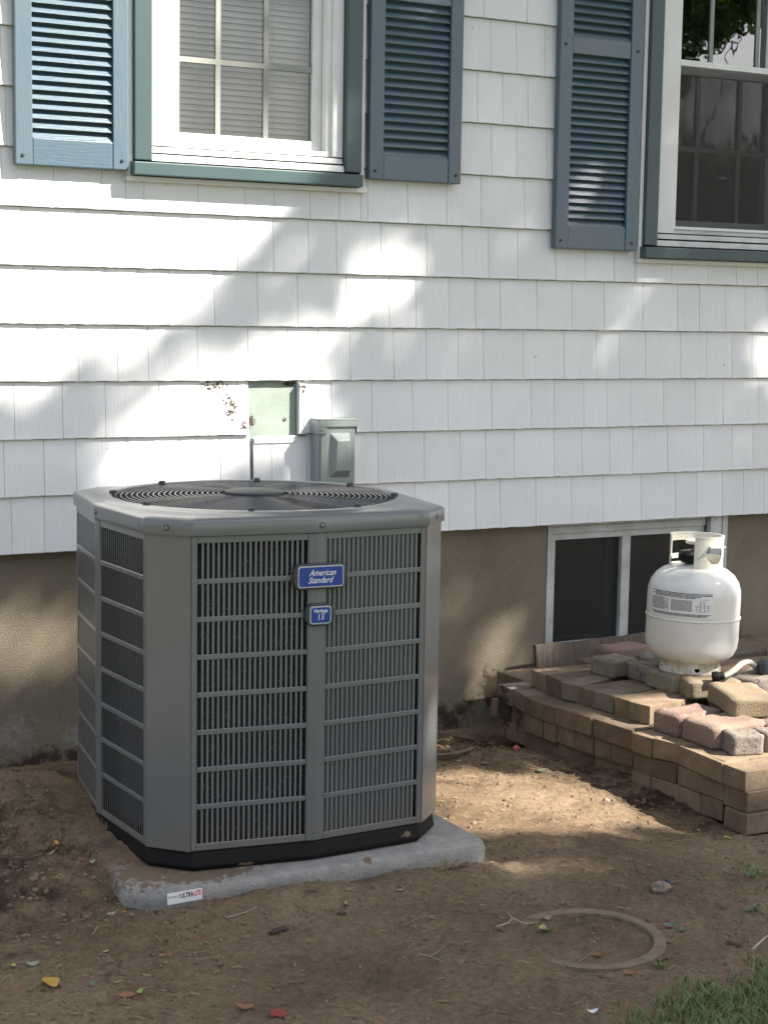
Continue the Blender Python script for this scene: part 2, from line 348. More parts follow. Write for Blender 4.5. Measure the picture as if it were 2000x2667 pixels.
def text_mesh(body, size, shear=0, extrude=.0004, spacing=1.0, bold=0, sx=1.0):
    c = bpy.data.curves.new('text', 'FONT'); c.body = body; c.size = size; c.shear = shear; c.align_x = 'CENTER'; c.align_y = 'CENTER'
    c.extrude = extrude; c.space_character = spacing; c.offset = bold; c.resolution_u = 3
    o = bpy.data.objects.new('text', c); COL.objects.link(o)
    dg = bpy.context.evaluated_depsgraph_get()
    me = bpy.data.meshes.new_from_object(o.evaluated_get(dg))
    bpy.data.objects.remove(o); bpy.data.curves.remove(c)
    if sx != 1.0:
        for v in me.vertices: v.co.x *= sx
    return me
def lettering(name, body, size, mat, parent, M4, **k):
    me = text_mesh(body, size, **k); me.transform(M4); me.materials.clear(); me.materials.append(mat)
    return obj(name, me, parent)

# ------------------------------------------------------------------ ground
def sstep(a, b, x):
    t = np.clip((x - a) / (b - a), 0, 1); return t*t*(3 - 2*t)
_rs = np.random.RandomState(3)
_waves = [(_rs.uniform(-1, 1, 2) * f, _rs.uniform(0, 6.28), a) for f, a in
          [(2.5,.005)]*5 + [(6,.0022)]*7 + [(14,.0012)]*8 + [(30,.0008)]*10 + [(62,.0006)]*12]
def gh(x, y):
    x = np.asarray(x, float); y = np.asarray(y, float)
    near = sstep(-9, -3.5, y)
    h = -.05 * sstep(-.85, -.10, y) - .042 * sstep(1.80, 2.45, x) * sstep(-2.1, -1.55, y) * (1 - .6*sstep(-.85, -.10, y))
    h = h + .090 * sstep(.05,.64,x) * (1-sstep(.80,.88,x)) * sstep(-1.50,-1.22,y) * (1-sstep(-.52,-.20,y))
    h = h + .05 * np.exp(-((x-.45)/.25)**2/2 - ((y+.65)/.2)**2/2)
    h = h + .004 * np.exp(-((x-.90)/.22)**2/2 - ((y+1.68)/.07)**2/2)
    h = h + (.040 - .010*sstep(.95,1.3,x)) * np.exp(-((y+1.60)/.085)**2) * sstep(.30,.58,x) * (1-sstep(1.50,1.80,x))
    rough = 1 + 1.3*np.exp(-((x-.58)/.4)**2 - ((y+1.1)/.6)**2) + .6*np.exp(-((x-2.35)/.35)**2 - ((y+.3)/.3)**2)
    fade = np.where((x > .69) & (x < 1.68) & (y > -1.54) & (y < -.55), .4, 1.0)
    for d, p, a in _waves:
        h = h + near * a * rough * fade * np.sin((d[0]*x + d[1]*y) * 3.1 + p)
    return h
def make_ground():
    xs = np.concatenate([np.linspace(-60, -3, 16)[:-1], np.linspace(-3, -.1, 26)[:-1], np.linspace(-.1, 2.9, 250)[:-1], np.linspace(2.9, 5, 30)[:-1], np.linspace(5, 70, 16)])
    ys = np.concatenate([np.linspace(-80, -6, 16)[:-1], np.linspace(-6, -2.9, 40)[:-1], np.linspace(-2.9, .08, 245)[:-1], np.linspace(.08, 40, 8)])
    X, Y = np.meshgrid(xs, ys); Z = gh(X, Y)
    Z = np.where(Y > .06, Z - .02, Z)
    nx, ny = len(xs), len(ys)
    V = np.stack([X, Y, Z], -1).reshape(-1, 3)
    i = np.arange(nx*ny).reshape(ny, nx)
    F = np.stack([i[:-1,:-1], i[:-1,1:], i[1:,1:], i[1:,:-1]], -1).reshape(-1, 4)
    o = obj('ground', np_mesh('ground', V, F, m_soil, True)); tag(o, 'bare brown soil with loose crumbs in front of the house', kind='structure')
make_ground()
def G(x, y): return float(gh(x, y))
def make_lawn():
    xs = np.linspace(-40, 50, 60); ys = np.linspace(-60, -3.4, 40)
    X, Y = np.meshgrid(xs, ys); Z = gh(X, Y) + .012
    Y2 = Y + np.where(Y > -3.5, .2*np.sin(X*1.7), 0)
    V = np.stack([X, Y2, Z], -1).reshape(-1, 3); nx, ny = 60, 40
    i = np.arange(nx*ny).reshape(ny, nx)
    F = np.stack([i[:-1,:-1], i[:-1,1:], i[1:,1:], i[1:,:-1]], -1).reshape(-1, 4)
    tag(obj('lawn', np_mesh('lawn', V, F, m_turf, True)), 'mown green lawn spreading away from the house', kind='structure')
make_lawn()

# ------------------------------------------------------------------ house
house = tag(empty('house', (0,0,0)), 'white shingled house wall with blue shutters above a rough tan foundation', 'house')
XA, XB, ZT = -1.0, 6.2, 3.52
W1 = (1.209, 2.038, 1.813, 2.99); W2 = (3.182, 3.992, 1.615, 2.99); BW = (2.857, 3.602, .17, .665)
# sheathing with window openings (green foam board), behind the siding
mb = MB()
def slab(x0, x1, z0, z1, y0=0.0, y1=.012): mb.box(x0, x1, y0, y1, z0, z1)
slab(XA, W1[0], .67, ZT); slab(W1[0], W1[1], .67, W1[2]); slab(W1[0], W1[1], W1[3], ZT)
slab(W1[1], W2[0], .67, ZT); slab(W2[0], W2[1], .67, W2[2]); slab(W2[0], W2[1], W2[3], ZT); slab(W2[1], XB, .67, ZT)
mb.build('sheathing', m_foam, house)
# foundation
mb = MB(); mb.box(XA, BW[0], .03, .25, -.4, .665); mb.box(BW[0], BW[1], .03, .25, -.4, BW[2]); mb.box(BW[1], XB, .03, .25, -.4, .665)
mb.build('foundation', m_found, house)
# interior seen through the windows
mb = MB()
for x0, x1 in ((XA, XB),):
    mb.box(x0, x1, 1.9, 1.95, .7, ZT); mb.box(x0, x0+.05, .27, 1.9, .7, ZT); mb.box(x1-.05, x1, .27, 1.9, .7, ZT); mb.box(x0, x1, .02, 1.95, ZT, ZT+.04)
    mb.box(x0, x1, .255, 1.95, .668, .70)
mb.build('interior_wall', m_roomw, house)
mb = MB(); mb.box(2.6, 3.9, .9, .95, -.4, .66); mb.box(2.6, 3.9, .255, .9, -.4, -.35); mb.box(2.58, 2.6, .255, .95, -.4, .66); mb.box(3.9, 3.92, .255, .95, -.4, .66)
mb.build('cellar_wall', m_dark, house)

C0 = 1.72; PITCH = .178
JOINTS = {0:[0.977,1.131,1.269,1.45,1.614,1.719,1.848,1.957,2.065,2.219,2.373,2.513,2.694,2.82],
1:[0.877,1.053,1.195,1.303,1.423,1.59,1.718,1.846,1.95,2.119,2.298,2.441,2.548,2.67,2.832,2.961,3.09,3.191,3.354,3.525,3.665,3.767],
2:[0.911,1.016,1.143,1.25,1.355,1.51,1.663,1.808,1.989,2.154,2.259,2.391,2.499,2.603,2.757,2.91,3.052,3.228,3.389,3.493,3.618,3.716,3.821],
3:[0.924,1.054,1.181,1.284,1.452,1.63,1.773,1.887,2.007,2.175,2.304,2.433,2.537,2.705,2.881,3.024,3.128,3.248,3.412,3.537,3.661,3.76],
4:[0.848,1.001,1.141,1.321,1.489,1.593,1.634,1.812,1.838,1.939,2.094,2.253,2.395,2.576,2.744,2.845,2.974,3.078,3.186,3.34,3.49,3.626,3.802],
5:[0.814,0.941,1.044,1.211,1.392,1.534,1.64,1.652,1.719,1.848,1.98,2.121,2.304,2.451,2.556,2.677,2.848,2.972,3.098,3.202,3.366,3.539,3.679,3.784],
6:[0.836,0.94,1.096,1.211,1.355,1.516,1.626,1.766,1.939,2.087,2.271,2.408,2.518,2.623,2.775,2.932,3.074,3.249,3.411,3.514,3.64,3.746,3.85],
-1:[2.551,2.655,2.784],-2:[2.488,2.592,2.697],-3:[2.538,2.644,2.763],-4:[2.504,2.682]}
def wy(z):   # outer surface of a shingle at local height z (0 bottom)
    return -.019 + (.012) * z / PITCH
def shingle_geo(mb, x0, x1, zb, zl, zh, seed):
    rr = random.Random(seed); x0 += .0009; x1 -= .0009
    if x1 - x0 < .006: return
    n = max(2, int((x1-x0)/.02)); xs = [x0 + (x1-x0)*i/n for i in range(n+1)]
    o = len(mb.v); low = zl < .002
    for i, x in enumerate(xs):
        jz = rr.uniform(-.0011, .0011) if low else 0; jy = rr.uniform(-.0012, .0006) if low else 0
        e = .0018 if (i == 0 or i == n) else 0
        mb.v += [(x, wy(zl)+.011, zb+zl+jz*.3), (x, wy(zl)+.0012, zb+zl+jz), (x, wy(zl)-.0004+e*.4, zb+zl+.0022+jz), (x, wy(min(zl+.012, zh))+jy*.4+e*.4, zb+min(zl+.012, zh)),
                 (x, wy(zh)+e*.3, zb+zh), (x, wy(zh)+.005, zb+zh)]
    for i in range(n):
        for k in range(5):
            a = o+i*6+k; mb.f.append((a, a+6, a+7, a+1))
    mb.f.append(tuple(o+k for k in range(6))); mb.f.append(tuple(o+n*6+k for k in range(5,-1,-1)))
def pieces(x0, x1, zb, h):
    """split one shingle around the openings -> list of (x0,x1,zl,zh)"""
    out = [(x0, x1, 0, h)]
    for (a, b, c, d) in (W1, W2):
        nxt = []
        for (p, q, l, u) in out:
            if q <= a or p >= b or zb+u <= c or zb+l >= d: nxt.append((p,q,l,u)); continue
            if p < a: nxt.append((p, a, l, u))
            if q > b: nxt.append((b, q, l, u))
            if zb+l < c: nxt.append((max(p,a), min(q,b), l, c-zb))
            if zb+u > d: nxt.append((max(p,a), min(q,b), d-zb, u))
        out = nxt
    return out
backing = MB(); extra = MB(); sid = 0
for k in range(-10, 7):
    zb = C0 - PITCH*k
    js = list(JOINTS.get(k, []))
    r2 = random.Random(100+k)
    if not js: js = [r2.uniform(1.6,1.8)]
    while js[-1] < XB: js.append(js[-1] + r2.choice([.105,.13,.145,.16,.175]))
    while js[0] > XA: js.insert(0, js[0] - r2.choice([.105,.13,.145,.16,.175]))
    js[0] = XA; js[-1] = XB
    if k < 0 and k in JOINTS:   # fill between measured joints is already dense
        pass
    for a, b in zip(js[:-1], js[1:]):
        if k == 4 and 1.63 < a < 1.70: continue           # the missing shingle
        if k == 5 and abs(a-1.64) < .005: continue      # the open gap under it
        zh = PITCH - .002
        cut = False
        if k == 5 and 1.651 <= a < 1.845: zh = PITCH - .030
        for (p, q, l, u) in pieces(a, b, zb, zh):
            if q - p < .006 or u - l < .004: continue
            sid += 1
            if p > .60 and q < 4.05 and zb < 2.66:
                m1 = MB(); shingle_geo(m1, p, q, zb, l, u, sid)
                if m1.v:
                    ox = p; m1.v = [(v[0]-ox, v[1], v[2]-zb) for v in m1.v]
                    m1.build('siding_shingle', m_vinyl, house, (ox, 0, zb), smooth=False)
            else: shingle_geo(extra, p, q, zb, l, u, sid)
    # moulded panel behind the joints
    segs = [(XA, XB)]
    if k == 4: segs = [(XA, 1.6335), (1.8125, XB)]
    if k == 5: segs = [(XA, 1.6395), (1.6525, XB)]
    for a, b in segs:
        for (p, q, l, u) in pieces(a, b, zb, PITCH-.003):
            l2 = l + .003
            if k == 5 and a == 1.6525: u = min(u, PITCH-.010)
            backing.hexa([(p, wy(l2)+.0035, zb+l2), (q, wy(l2)+.0035, zb+l2), (q, wy(l2)+.009, zb+l2), (p, wy(l2)+.009, zb+l2),
                          (p, wy(u)+.0035, zb+u), (q, wy(u)+.0035, zb+u), (q, wy(u)+.0055, zb+u), (p, wy(u)+.0055, zb+u)])
backing.build('siding_panel', m_vinyl, house)
o = extra.build('siding_shingle', m_vinyl, house); o['kind'] = 'stuff'
# exposed nailing hem with slots at the bottom of the hole, and the broken panel end on its right
mb = MB(); zh0 = C0 - 5*PITCH + PITCH - .029
mb.box(1.656, 1.811, -.0135, -.0115, zh0, zh0+.0125); mb.box(1.656, 1.811, -.0135, -.0115, zh0+.0165, zh0+.024)
xx = 1.656
for sx in (1.69, 1.741, 1.791, 1.811):
    mb.box(xx, sx, -.0135, -.0115, zh0+.0125, zh0+.0165); xx = sx + .017
mb.build('nailing_hem', m_vinyl, house)
mb = MB()
for (a, b, y) in ((1.8135, 1.825, -.024), (1.826, 1.8315, -.021), (1.8325, 1.838, -.023)):
    mb.box(a, b, y, -.006, C0-4*PITCH-.001, C0-4*PITCH+.168)
mb.build('panel_edge', m_vinyl, house, bevel=.001)
# gable end / roof edge above and beyond the picture
mb = MB(); mb.box(XA-.1, XB+.1, -.42, .3, ZT, ZT+.06); mb.box(XA-.1, XB+.1, -.45, -.42, ZT-.06, ZT+.12)
mb.build('eave', m_white, house)
mb = MB(); mb.hexa([(XA-.15,-.5,ZT+.10),(XB+.15,-.5,ZT+.10),(XB+.15,3.2,ZT+1.9),(XA-.15,3.2,ZT+1.9),(XA-.15,-.5,ZT+.16),(XB+.15,-.5,ZT+.16),(XB+.15,3.2,ZT+1.96),(XA-.15,3.2,ZT+1.96)])
mb.build('roof', M('roof_shingle', (.08,.075,.07), .95, col2=(.05,.05,.05), nscale=20), house)

# ---------------------------------------------------------------- windows
def window(x0, gx0, gx1, x1, zs, zsill, zb, zmeet, ztop, gm, grid_low, grid_up, screen_low, label):
    """x0..x1 outer trim, gx0..gx1 glass, zs apron bottom, zsill top of sill, zb bottom of sash"""
    win = tag(empty('window', ((x0+x1)/2, 0, zs)), label); win.parent = house
    ox, oz = (x0+x1)/2, zs
    def P(mb, name, mat, **k):
        mb.v = [(a-ox, b, c-oz) for a, b, c in mb.v]; return mb.build(name, mat, win, **k)
    tw = .058
    mb = MB(); mb.box(x0-.017, x0-.001, -.034, .0, zs+.016, ztop+.05); mb.box(x1+.001, x1+.017, -.034, .0, zs+.016, ztop+.05); mb.box(x0-.019, x1+.030, -.037, .0, zs, zs+.015)
    P(mb, 'siding_channel', m_white, bevel=.002)
    mb = MB(); mb.box(x0, x0+tw, -.050, .01, zsill+.001, ztop+.05); mb.box(x1-tw, x1, -.050, .01, zsill+.001, ztop+.05); mb.box(x0+tw, x1-tw, -.050, .01, ztop, ztop+.05)
    P(mb, 'casing', m_green, bevel=.004)
    mb = MB(); mb.hexa([(x0-.009,-.070,zs+.017),(x1-.004,-.070,zs+.017),(x1-.004,.01,zs+.017),(x0-.009,.01,zs+.017),
                        (x0-.009,-.070,zsill-.006),(x1-.004,-.070,zsill-.006),(x1-.004,.01,zsill),(x0-.009,.01,zsill)])
    P(mb, 'sill', m_green, bevel=.003)
    i0, i1 = x0+tw+.002, x1-tw-.002
    # white frame in steps
    mb = MB()
    mb.box(i0, gx0-.028, -.026, .06, zsill+.05, ztop); mb.box(gx0-.0282, gx0-.010, -.012, .06, zsill+.05, ztop)
    P(mb, 'jamb', m_white, bevel=.002)
    mb = MB(); mb.box(gx1+.052, i1, -.026, .06, zsill+.05, ztop); mb.box(gx1+.034, gx1+.0522, -.012, .06, zsill+.05, ztop)
    P(mb, 'jamb', m_white, bevel=.002)
    mb = MB()
    mb.hexa([(i0,-.040,zsill+.001),(i1,-.040,zsill+.001),(i1,.06,zsill+.001),(i0,.06,zsill+.001),(i0,-.036,zsill+.022),(i1,-.036,zsill+.022),(i1,.06,zsill+.028),(i0,.06,zsill+.028)])
    mb.hexa([(i0,-.028,zsill+.0285),(i1,-.028,zsill+.0285),(i1,.06,zsill+.0285),(i0,.06,zsill+.0285),(i0,-.024,zsill+.046),(i1,-.024,zsill+.046),(i1,.06,zsill+.049),(i0,.06,zsill+.049)])
    mb.box(gx0-.028, gx1+.052, -.014, .06, zsill+.0505, zb)
    P(mb, 'sub_sill', m_whitegrey if screen_low else m_white, bevel=.002)
    # lower sash
    sx0, sx1 = gx0-.035, gx1+.033
    mb = MB(); mb.box(sx0, gx0, .022, .05, zb+.002, zmeet); mb.box(gx1, sx1, .022, .05, zb+.002, zmeet)
    mb.box(gx0, gx1, .022, .05, zb+.002, gm); mb.box(gx0, gx1, .022, .05, zmeet-.028, zmeet)
    P(mb, 'sash', m_white, bevel=.003)
    mb = MB(); mb.box(gx0, gx1, .038, .040, gm, zmeet-.028); P(mb, 'pane', m_glass)
    for nm, (vx, hz, z0, z1, y) in (('lower', (*grid_low, gm, zmeet-.028, .031)), ('upper', (*grid_up, zmeet+.02, ztop, .056))):
        for x in vx:
            mb = MB(); mb.box(x-.0085, x+.0085, y, y+.005, z0, z1); P(mb, 'muntin', m_muntin)
        for z in hz:
            mb = MB(); mb.box(gx0, gx1, y-.0006, y+.0056, z-.0085, z+.0085); P(mb, 'muntin', m_muntin)
    # upper sash
    mb = MB(); mb.box(sx0, gx0, .056, .085, zmeet-.02, ztop); mb.box(gx1, sx1, .056, .085, zmeet-.02, ztop); mb.box(gx0, gx1, .056, .085, zmeet-.02, zmeet+.02); mb.box(gx0, gx1, .056, .085, ztop-.04, ztop)
    P(mb, 'sash', m_white, bevel=.003)
    mb = MB(); mb.box(gx0, gx1, .062, .064, zmeet+.02, ztop-.04); P(mb, 'pane', m_glass2 if screen_low else m_glass)
    if screen_low:
        mb = MB(); a0, a1 = gx0-.030, gx1+.030; zt = zmeet+.018
        mb.box(a0, a0+.012, -.018, -.006, zb+.001, zt); mb.box(a1-.012, a1, -.018, -.006, zb+.001, zt); mb.box(a0+.012, a1-.012, -.018, -.006, zb+.001, zb+.012); mb.box(a0+.012, a1-.012, -.018, -.006, zt-.022, zt)
        P(mb, 'screen_frame', m_white, bevel=.002)
        mb = MB(); mb.box(a0+.012, a1-.012, -.0115, -.0108, zb+.012, zt-.022); P(mb, 'insect_screen', m_screen)
    return win
window(1.226, 1.398, 1.873, 2.022, 1.813, 1.876, 1.943, 2.47, 2.93, 1.977, ((1.538, 1.707), (2.208,)), ((1.538, 1.707), (2.7,)), False, 'blind filled window between two blue shutters')
window(3.199, 3.376, 3.830, 3.975, 1.615, 1.677, 1.742, 2.345, 2.93, 1.779, ((3.489, 3.690), (2.045,)), ((3.560, 3.784), (2.645,)), True, 'dark window with a screened lower half')

# slatted blind inside the left window
blind = tag(empty('window_blind', (1.635, .095, 1.96)), 'white slatted blind hanging inside the window between the shutters', 'blind')
sl = MB()
for i in range(2):
    pass
sl.hexa([(-.262,-.0075,-.0086),(.262,-.0075,-.0086),(.262,.0065,.0088),(-.262,.0065,.0088),(-.262,-.0083,-.0093),(.262,-.0083,-.0093),(.262,.0057,.0103),(-.262,.0057,.0103)])
slm = sl.mesh('slat', m_blind)
for i in range(50):
    obj('slat', slm, blind, (0, 0, .03 + i*.0192), (rnd.uniform(-.04,.04), 0, 0))
mb = MB(); mb.box(-.262, .262, -.011, .011, .0, .014); mb.build('bottom_rail', m_blind, blind, bevel=.003)
for x in (-.155, .125):
    mb = MB(); mb.tube([(x, -.0135, .005), (x, -.0135, .985)], .0012, 5); mb.build('ladder_cord', m_blind, blind)
curt = tag(empty('curtain', (3.62, .17, 1.61)), 'drawn grey curtain hanging behind the screened window', 'curtain')
V = []; F = []
nx = 120
for j, z in enumerate((.02, 1.35)):
    for i in range(nx+1):
        x = -.42 + .84*i/nx
        V.append((x, .022*math.sin(i*.55) + .010*math.sin(i*.21+1), z))
for i in range(nx): F.append((i, i+1, nx+2+i, nx+1+i))
obj('cloth', np_mesh('cloth', V, F, m_curtain, True), curt)
mb = MB(); mb.tube([(-.45, 0, 1.36), (.45, 0, 1.36)], .01, 8); mb.build('curtain_rod', m_white, curt)

# ---------------------------------------------------------------- shutters
LW = .356
def shutter(x0, zb, label, mid):
    sh = tag(empty('shutter', (x0, -.019, zb)), label); sh.parent = house
    H = 1.24; D = .028; st = .053
    mb = MB(); mb.box(0, st, -D, 0, 0, H); mb.build('stile', m_blue, sh, bevel=.003)
    mb = MB(); mb.box(LW-st+.004, LW, -D, 0, 0, H); mb.build('stile', m_blue, sh, bevel=.003)
    rails = [(0, .082), (mid-.03, mid+.03), (H-.08, H)]
    for a, b in rails:
        mb = MB(); mb.box(st+.0008, LW-st+.0032, -D+.002, 0, a, b); mb.build('rail', m_blueh, sh, bevel=.003)
    mb = MB(); mb.box(st, LW-st+.004, -.004, -.001, .08, H-.08); mb.build('back_panel', m_blue, sh)
    # louvres
    lm = MB(); w_ = LW - 2*st + .003
    lm.hexa([(0,-.0235,-.0150),(w_,-.0235,-.0150),(w_,-.0185,-.0142),(0,-.0185,-.0142),(0,-.0055,.0105),(w_,-.0055,.0105),(w_,-.0040,.0110),(0,-.0040,.0110)])
    me = lm.mesh('louvre', m_blueh, bevel=.0012, segs=2)
    for (a, b) in ((.082, mid-.03), (mid+.03, H-.08)):
        n = int((b-a)/.0272); p = (b-a)/n
        for i in range(n):
            obj('louvre', me, sh, (st+.0005, 0, a + p*(i+.55)))
    sm = MB(); sm.lathe([(.0, -.0045), (.0042, -.004), (.0056, -.001), (.0056, .002)], 10)
    sm.v = [(x, z, y) for x, y, z in sm.v]
    me = sm.mesh('screw', m_acd, smooth=True)
    for (sx, sz) in ((.022, .028), (LW-.02, .028), (.022, mid), (LW-.02, mid)):
        obj('screw', me, sh, (sx, -D-.0002, sz))
    return sh
shutter(.850, 1.843, 'sunlit blue louvred shutter left of the blind filled window', .68)
shutter(2.052, 1.860, 'blue louvred shutter right of the blind filled window', .62)
shutter(2.806, 1.655, 'blue louvred shutter left of the screened window', .714)

# ---------------------------------------------------------------- basement window and board
bwin = tag(empty('window', (2.857, .04, .17)), 'small sliding basement window with dirty white frame'); bwin.parent = house
def PB(mb, n, m, **k):
    mb.v = [(a-2.857, b-.04, c-.17) for a, b, c in mb.v]; return mb.build(n, m, bwin, **k)
mb = MB(); mb.box(2.859, 2.871, .026, .12, .172, .664); mb.box(2.872, 2.898, .034, .12, .172, .61); mb.box(2.872, 3.600, .030, .12, .611, .636); mb.box(2.899, 3.600, .040, .12, .586, .6105); mb.box(2.899, 3.600, .036, .12, .172, .196); mb.box(3.565, 3.600, .034, .12, .197, .585)
PB(mb, 'frame', m_whitegrey, bevel=.002)
mb = MB(); mb.box(3.206, 3.246, .038, .09, .197, .5855); PB(mb, 'mullion', m_whitegrey, bevel=.002)
mb = MB(); mb.box(3.155, 3.2055, .075, .1, .197, .585); mb.box(2.899, 3.155, .075, .1, .197, .21); PB(mb, 'sash', M('grey_sash', (.13,.135,.14), .5), bevel=.002)
mb = MB(); mb.box(2.899, 3.2055, .058, .0586, .197, .585); PB(mb, 'insect_screen', m_screen2)
mb = MB(); mb.box(3.2465, 3.565, .050, .0506, .197, .585); PB(mb, 'insect_screen', m_screen2)
mb = MB(); mb.box(2.899, 3.155, .088, .090, .21, .585); PB(mb, 'pane', m_glass)
mb = MB(); mb.box(3.247, 3.564, .088, .090, .197, .585); PB(mb, 'pane', m_glass)
mb = MB(); mb.box(2.871, 3.600, .028, .12, .637, .664); PB(mb, 'lintel_board', m_whitegrey, bevel=.002)
mb = MB(); mb.box(3.603, 3.658, .005, .029, .35, .660); mb.box(3.668, 3.695, .012, .029, .35, .660); mb.build('corner_board', m_whitegrey, house, bevel=.003)

board = tag(empty('board', (3.205, -.055, .066), (R(-7), R(-.4), R(1.2))), 'weathered grey wooden board leaning under the basement window', 'board')
mb = MB()
n = 40
for i in range(n):   # slightly uneven top edge
    a, b = -.44 + .98*i/n, -.44 + .98*(i+1)/n
    f = lambda t: .155 + .0025*math.sin(t*9) + .0015*math.sin(t*31)
    mb.add([(a,-.01,-.1),(b,-.01,-.1),(b,.01,-.1),(a,.01,-.1),(a,-.01,f(a)),(b,-.01,f(b)),(b,.01,f(b)),(a,.01,f(a))],
           [(4,5,6,7),(0,1,5,4),(2,3,7,6)] + ([(3,0,4,7)] if i == 0 else []) + ([(1,2,6,5)] if i == n-1 else []))
mb.build('plank', m_wood, board)

# ---------------------------------------------------------------- electrical box on the wall
eb = tag(empty('disconnect_box', (1.927, -.02, .709)), 'grey green metal electrical box screwed to the white siding behind the air conditioner', 'electrical box')
mb = MB(); mb.box(-.078, .078, -.078, .004, 0, .345); mb.build('enclosure', m_disc, eb, bevel=.003)
mb = MB(); mb.box(-.074, .074, -.086, -.0785, .004, .325); mb.build('cover', m_disc, eb, bevel=.003)
mb = MB(); mb.box(-.083, .083, -.094, .003, .3455, .352); mb.box(-.083, .083, -.094, -.088, .325, .3455); mb.box(-.083, -.0785, -.0878, .003, .302, .3455); mb.box(.0785, .083, -.0878, .003, .302, .3455)
mb.box(-.083, -.0535, -.0935, -.0882, .302, .325)
mb.build('rain_lid', m_disc, eb, bevel=.002)
mb = MB(); mb.loft([[(-.036,-.0855,.155),(.050,-.0855,.155),(.050,-.0855,.305),(-.036,-.0855,.305)], [(-.019,-.112,.178),(.043,-.112,.178),(.040,-.112,.280),(-.014,-.112,.280)]], (False, True))
mb.build('pull_handle', m_disc, eb, bevel=.004, segs=3)
for (x, z) in ((-.072, .315), (-.062, .135)):
    mb = MB(); mb.lathe([(0,-.003),(.004,-.002),(.0045,.001)], 10); mb.v = [(a+x, c-.0935 if z > .3 else c-.0875, b+z) for a, b, c in mb.v]; mb.build('screw', m_steel, eb, smooth=True)
mb = MB(); mb.tube([(.03,-.04,.0),(.03,-.04,-.08),(.02,-.05,-.2),(-.05,-.12,-.42),(-.12,-.2,-.5),(-.2,-.28,-.52)], .012, 10); mb.build('conduit', m_acd, eb, smooth=True)

eb.scale = (.86, .80, 1.0)
# ---------------------------------------------------------------- air conditioner
AX, AY, ATH = 1.193, -1.050, -.053
ac = tag(empty('air_conditioner', (AX, AY, .06), (0, 0, ATH)), 'large grey outdoor air conditioner with louvred sides standing on a grey pad', 'air conditioner')
m_, h_, b_ = .428, .311, .397
poly = [(-h_,-b_),(0,-m_),(h_,-b_),(b_,-h_),(m_,0),(b_,h_),(h_,b_),(0,m_),(-h_,b_),(-b_,h_),(-m_,0),(-b_,-h_)]
Z0, Z1 = .0535, .822          # louvre panel bottom and top above the base
def inset(k): return [(x*k, y*k) for x, y in poly]
# base pan
def rpoly(k, n=10):
    return [(x*k, y*k) for x, y in poly]
mb = MB(); mb.loft([[(x,y,0) for x,y in inset(.975)], [(x,y,.012) for x,y in inset(.995)], [(x,y,.042) for x,y in inset(.985)], [(x,y,Z0+.004) for x,y in inset(.965)]], (True, True))
mb.build('base_pan', m_black, ac, bevel=.004)
mb = MB(); mb.loft([[(x,y,Z0) for x,y in inset(.90)], [(x,y,Z1-.01) for x,y in inset(.90)]], (True, False)); mb.build('coil', m_coil, ac)
# louvred half panels
slat_me = {}
for sgn in (1, -1):
    s_ = MB(); t_ = .0022
    tk = .0035
    s_.hexa([(-.0030,.0015,0),(.0030,.0015,0),(.0030,.0035,0),(-.0030,.0035,0),(-.0030,.0015,.735),(.0030,.0015,.735),(.0030,.0035,.735),(-.0030,.0035,.735)])
    a, b = (.0012 if sgn > 0 else -.0030), (.0030 if sgn > 0 else -.0012)
    s_.hexa([(a,.0036,0),(b,.0036,0),(b+sgn*.0072,.0135,0),(a+sgn*.0072,.0135,0),(a,.0036,.735),(b,.0036,.735),(b+sgn*.0072,.0135,.735),(a+sgn*.0072,.0135,.735)])
    slat_me[sgn] = s_.mesh('louvre_slat', m_ac)
s_ = MB(); s_.box(-.0027,.0027,.0012,.0024,0,.735); slat_me[0] = s_.mesh('louvre_slat', m_ac)
s_ = MB(); s_.box(-.0013,.0013,.0012,.0024,0,.735); slat_me[2] = s_.mesh('louvre_slat', m_ac)
NR = 8; HH = Z1 - Z0
for i in (0,1, 3,4, 6,7, 9,10):
    P0, P1 = Vector(poly[i]), Vector(poly[i+1]); d = P1-P0; ln = d.length
    first = i in (0,3,6,9)
    pn = tag(empty('louvre_panel', (P0.x, P0.y, Z0), (0,0,math.atan2(d.y,d.x)))); pn.parent = ac
    a0, a1 = (.015, ln-.024) if first else (.024, ln-.015)
    mb = MB(); t0, t1 = .0, .006
    mb.box(.001, a0, t0, t1, 0, HH); mb.box(a1, ln-.001, t0, t1, 0, HH)
    rp = (HH-.034)/NR
    mb.box(a0, a1, t0, t1, 0, .017); mb.box(a0, a1, t0, t1, HH-.017, HH)
    for r in range(1, NR): mb.box(a0, a1, -.0005, t1, .017+rp*r-.0062, .017+rp*r+.0062)
    mb.build('panel_frame', m_ac, pn, bevel=.0012, segs=1)
    n = 21; p = (a1-a0)/n
    for k in range(n):
        obj('slat', slat_me[{0: 0, 10: 2}[i] if i in (0, 10) else (1 if first else -1)], pn, (a0 + p*(k+1) if first and k < n-1 else a0 + p*(k if not first else k+1), 0, .017)) if not (first and k == n-1) else None
for i in (2, 5, 8, 11):
    P0, P1 = Vector(poly[i]), Vector(poly[(i+1) % 12]); d = (P1-P0); ln = d.length
    cp = MB(); cp.box(.0012, ln-.0012, -.001, .005, 0, HH+.004); me = cp.mesh('corner_panel', m_ac, bevel=.002)
    obj('corner_panel', me, ac, (P0.x, P0.y, Z0-.002), (0,0,math.atan2(d.y,d.x)))
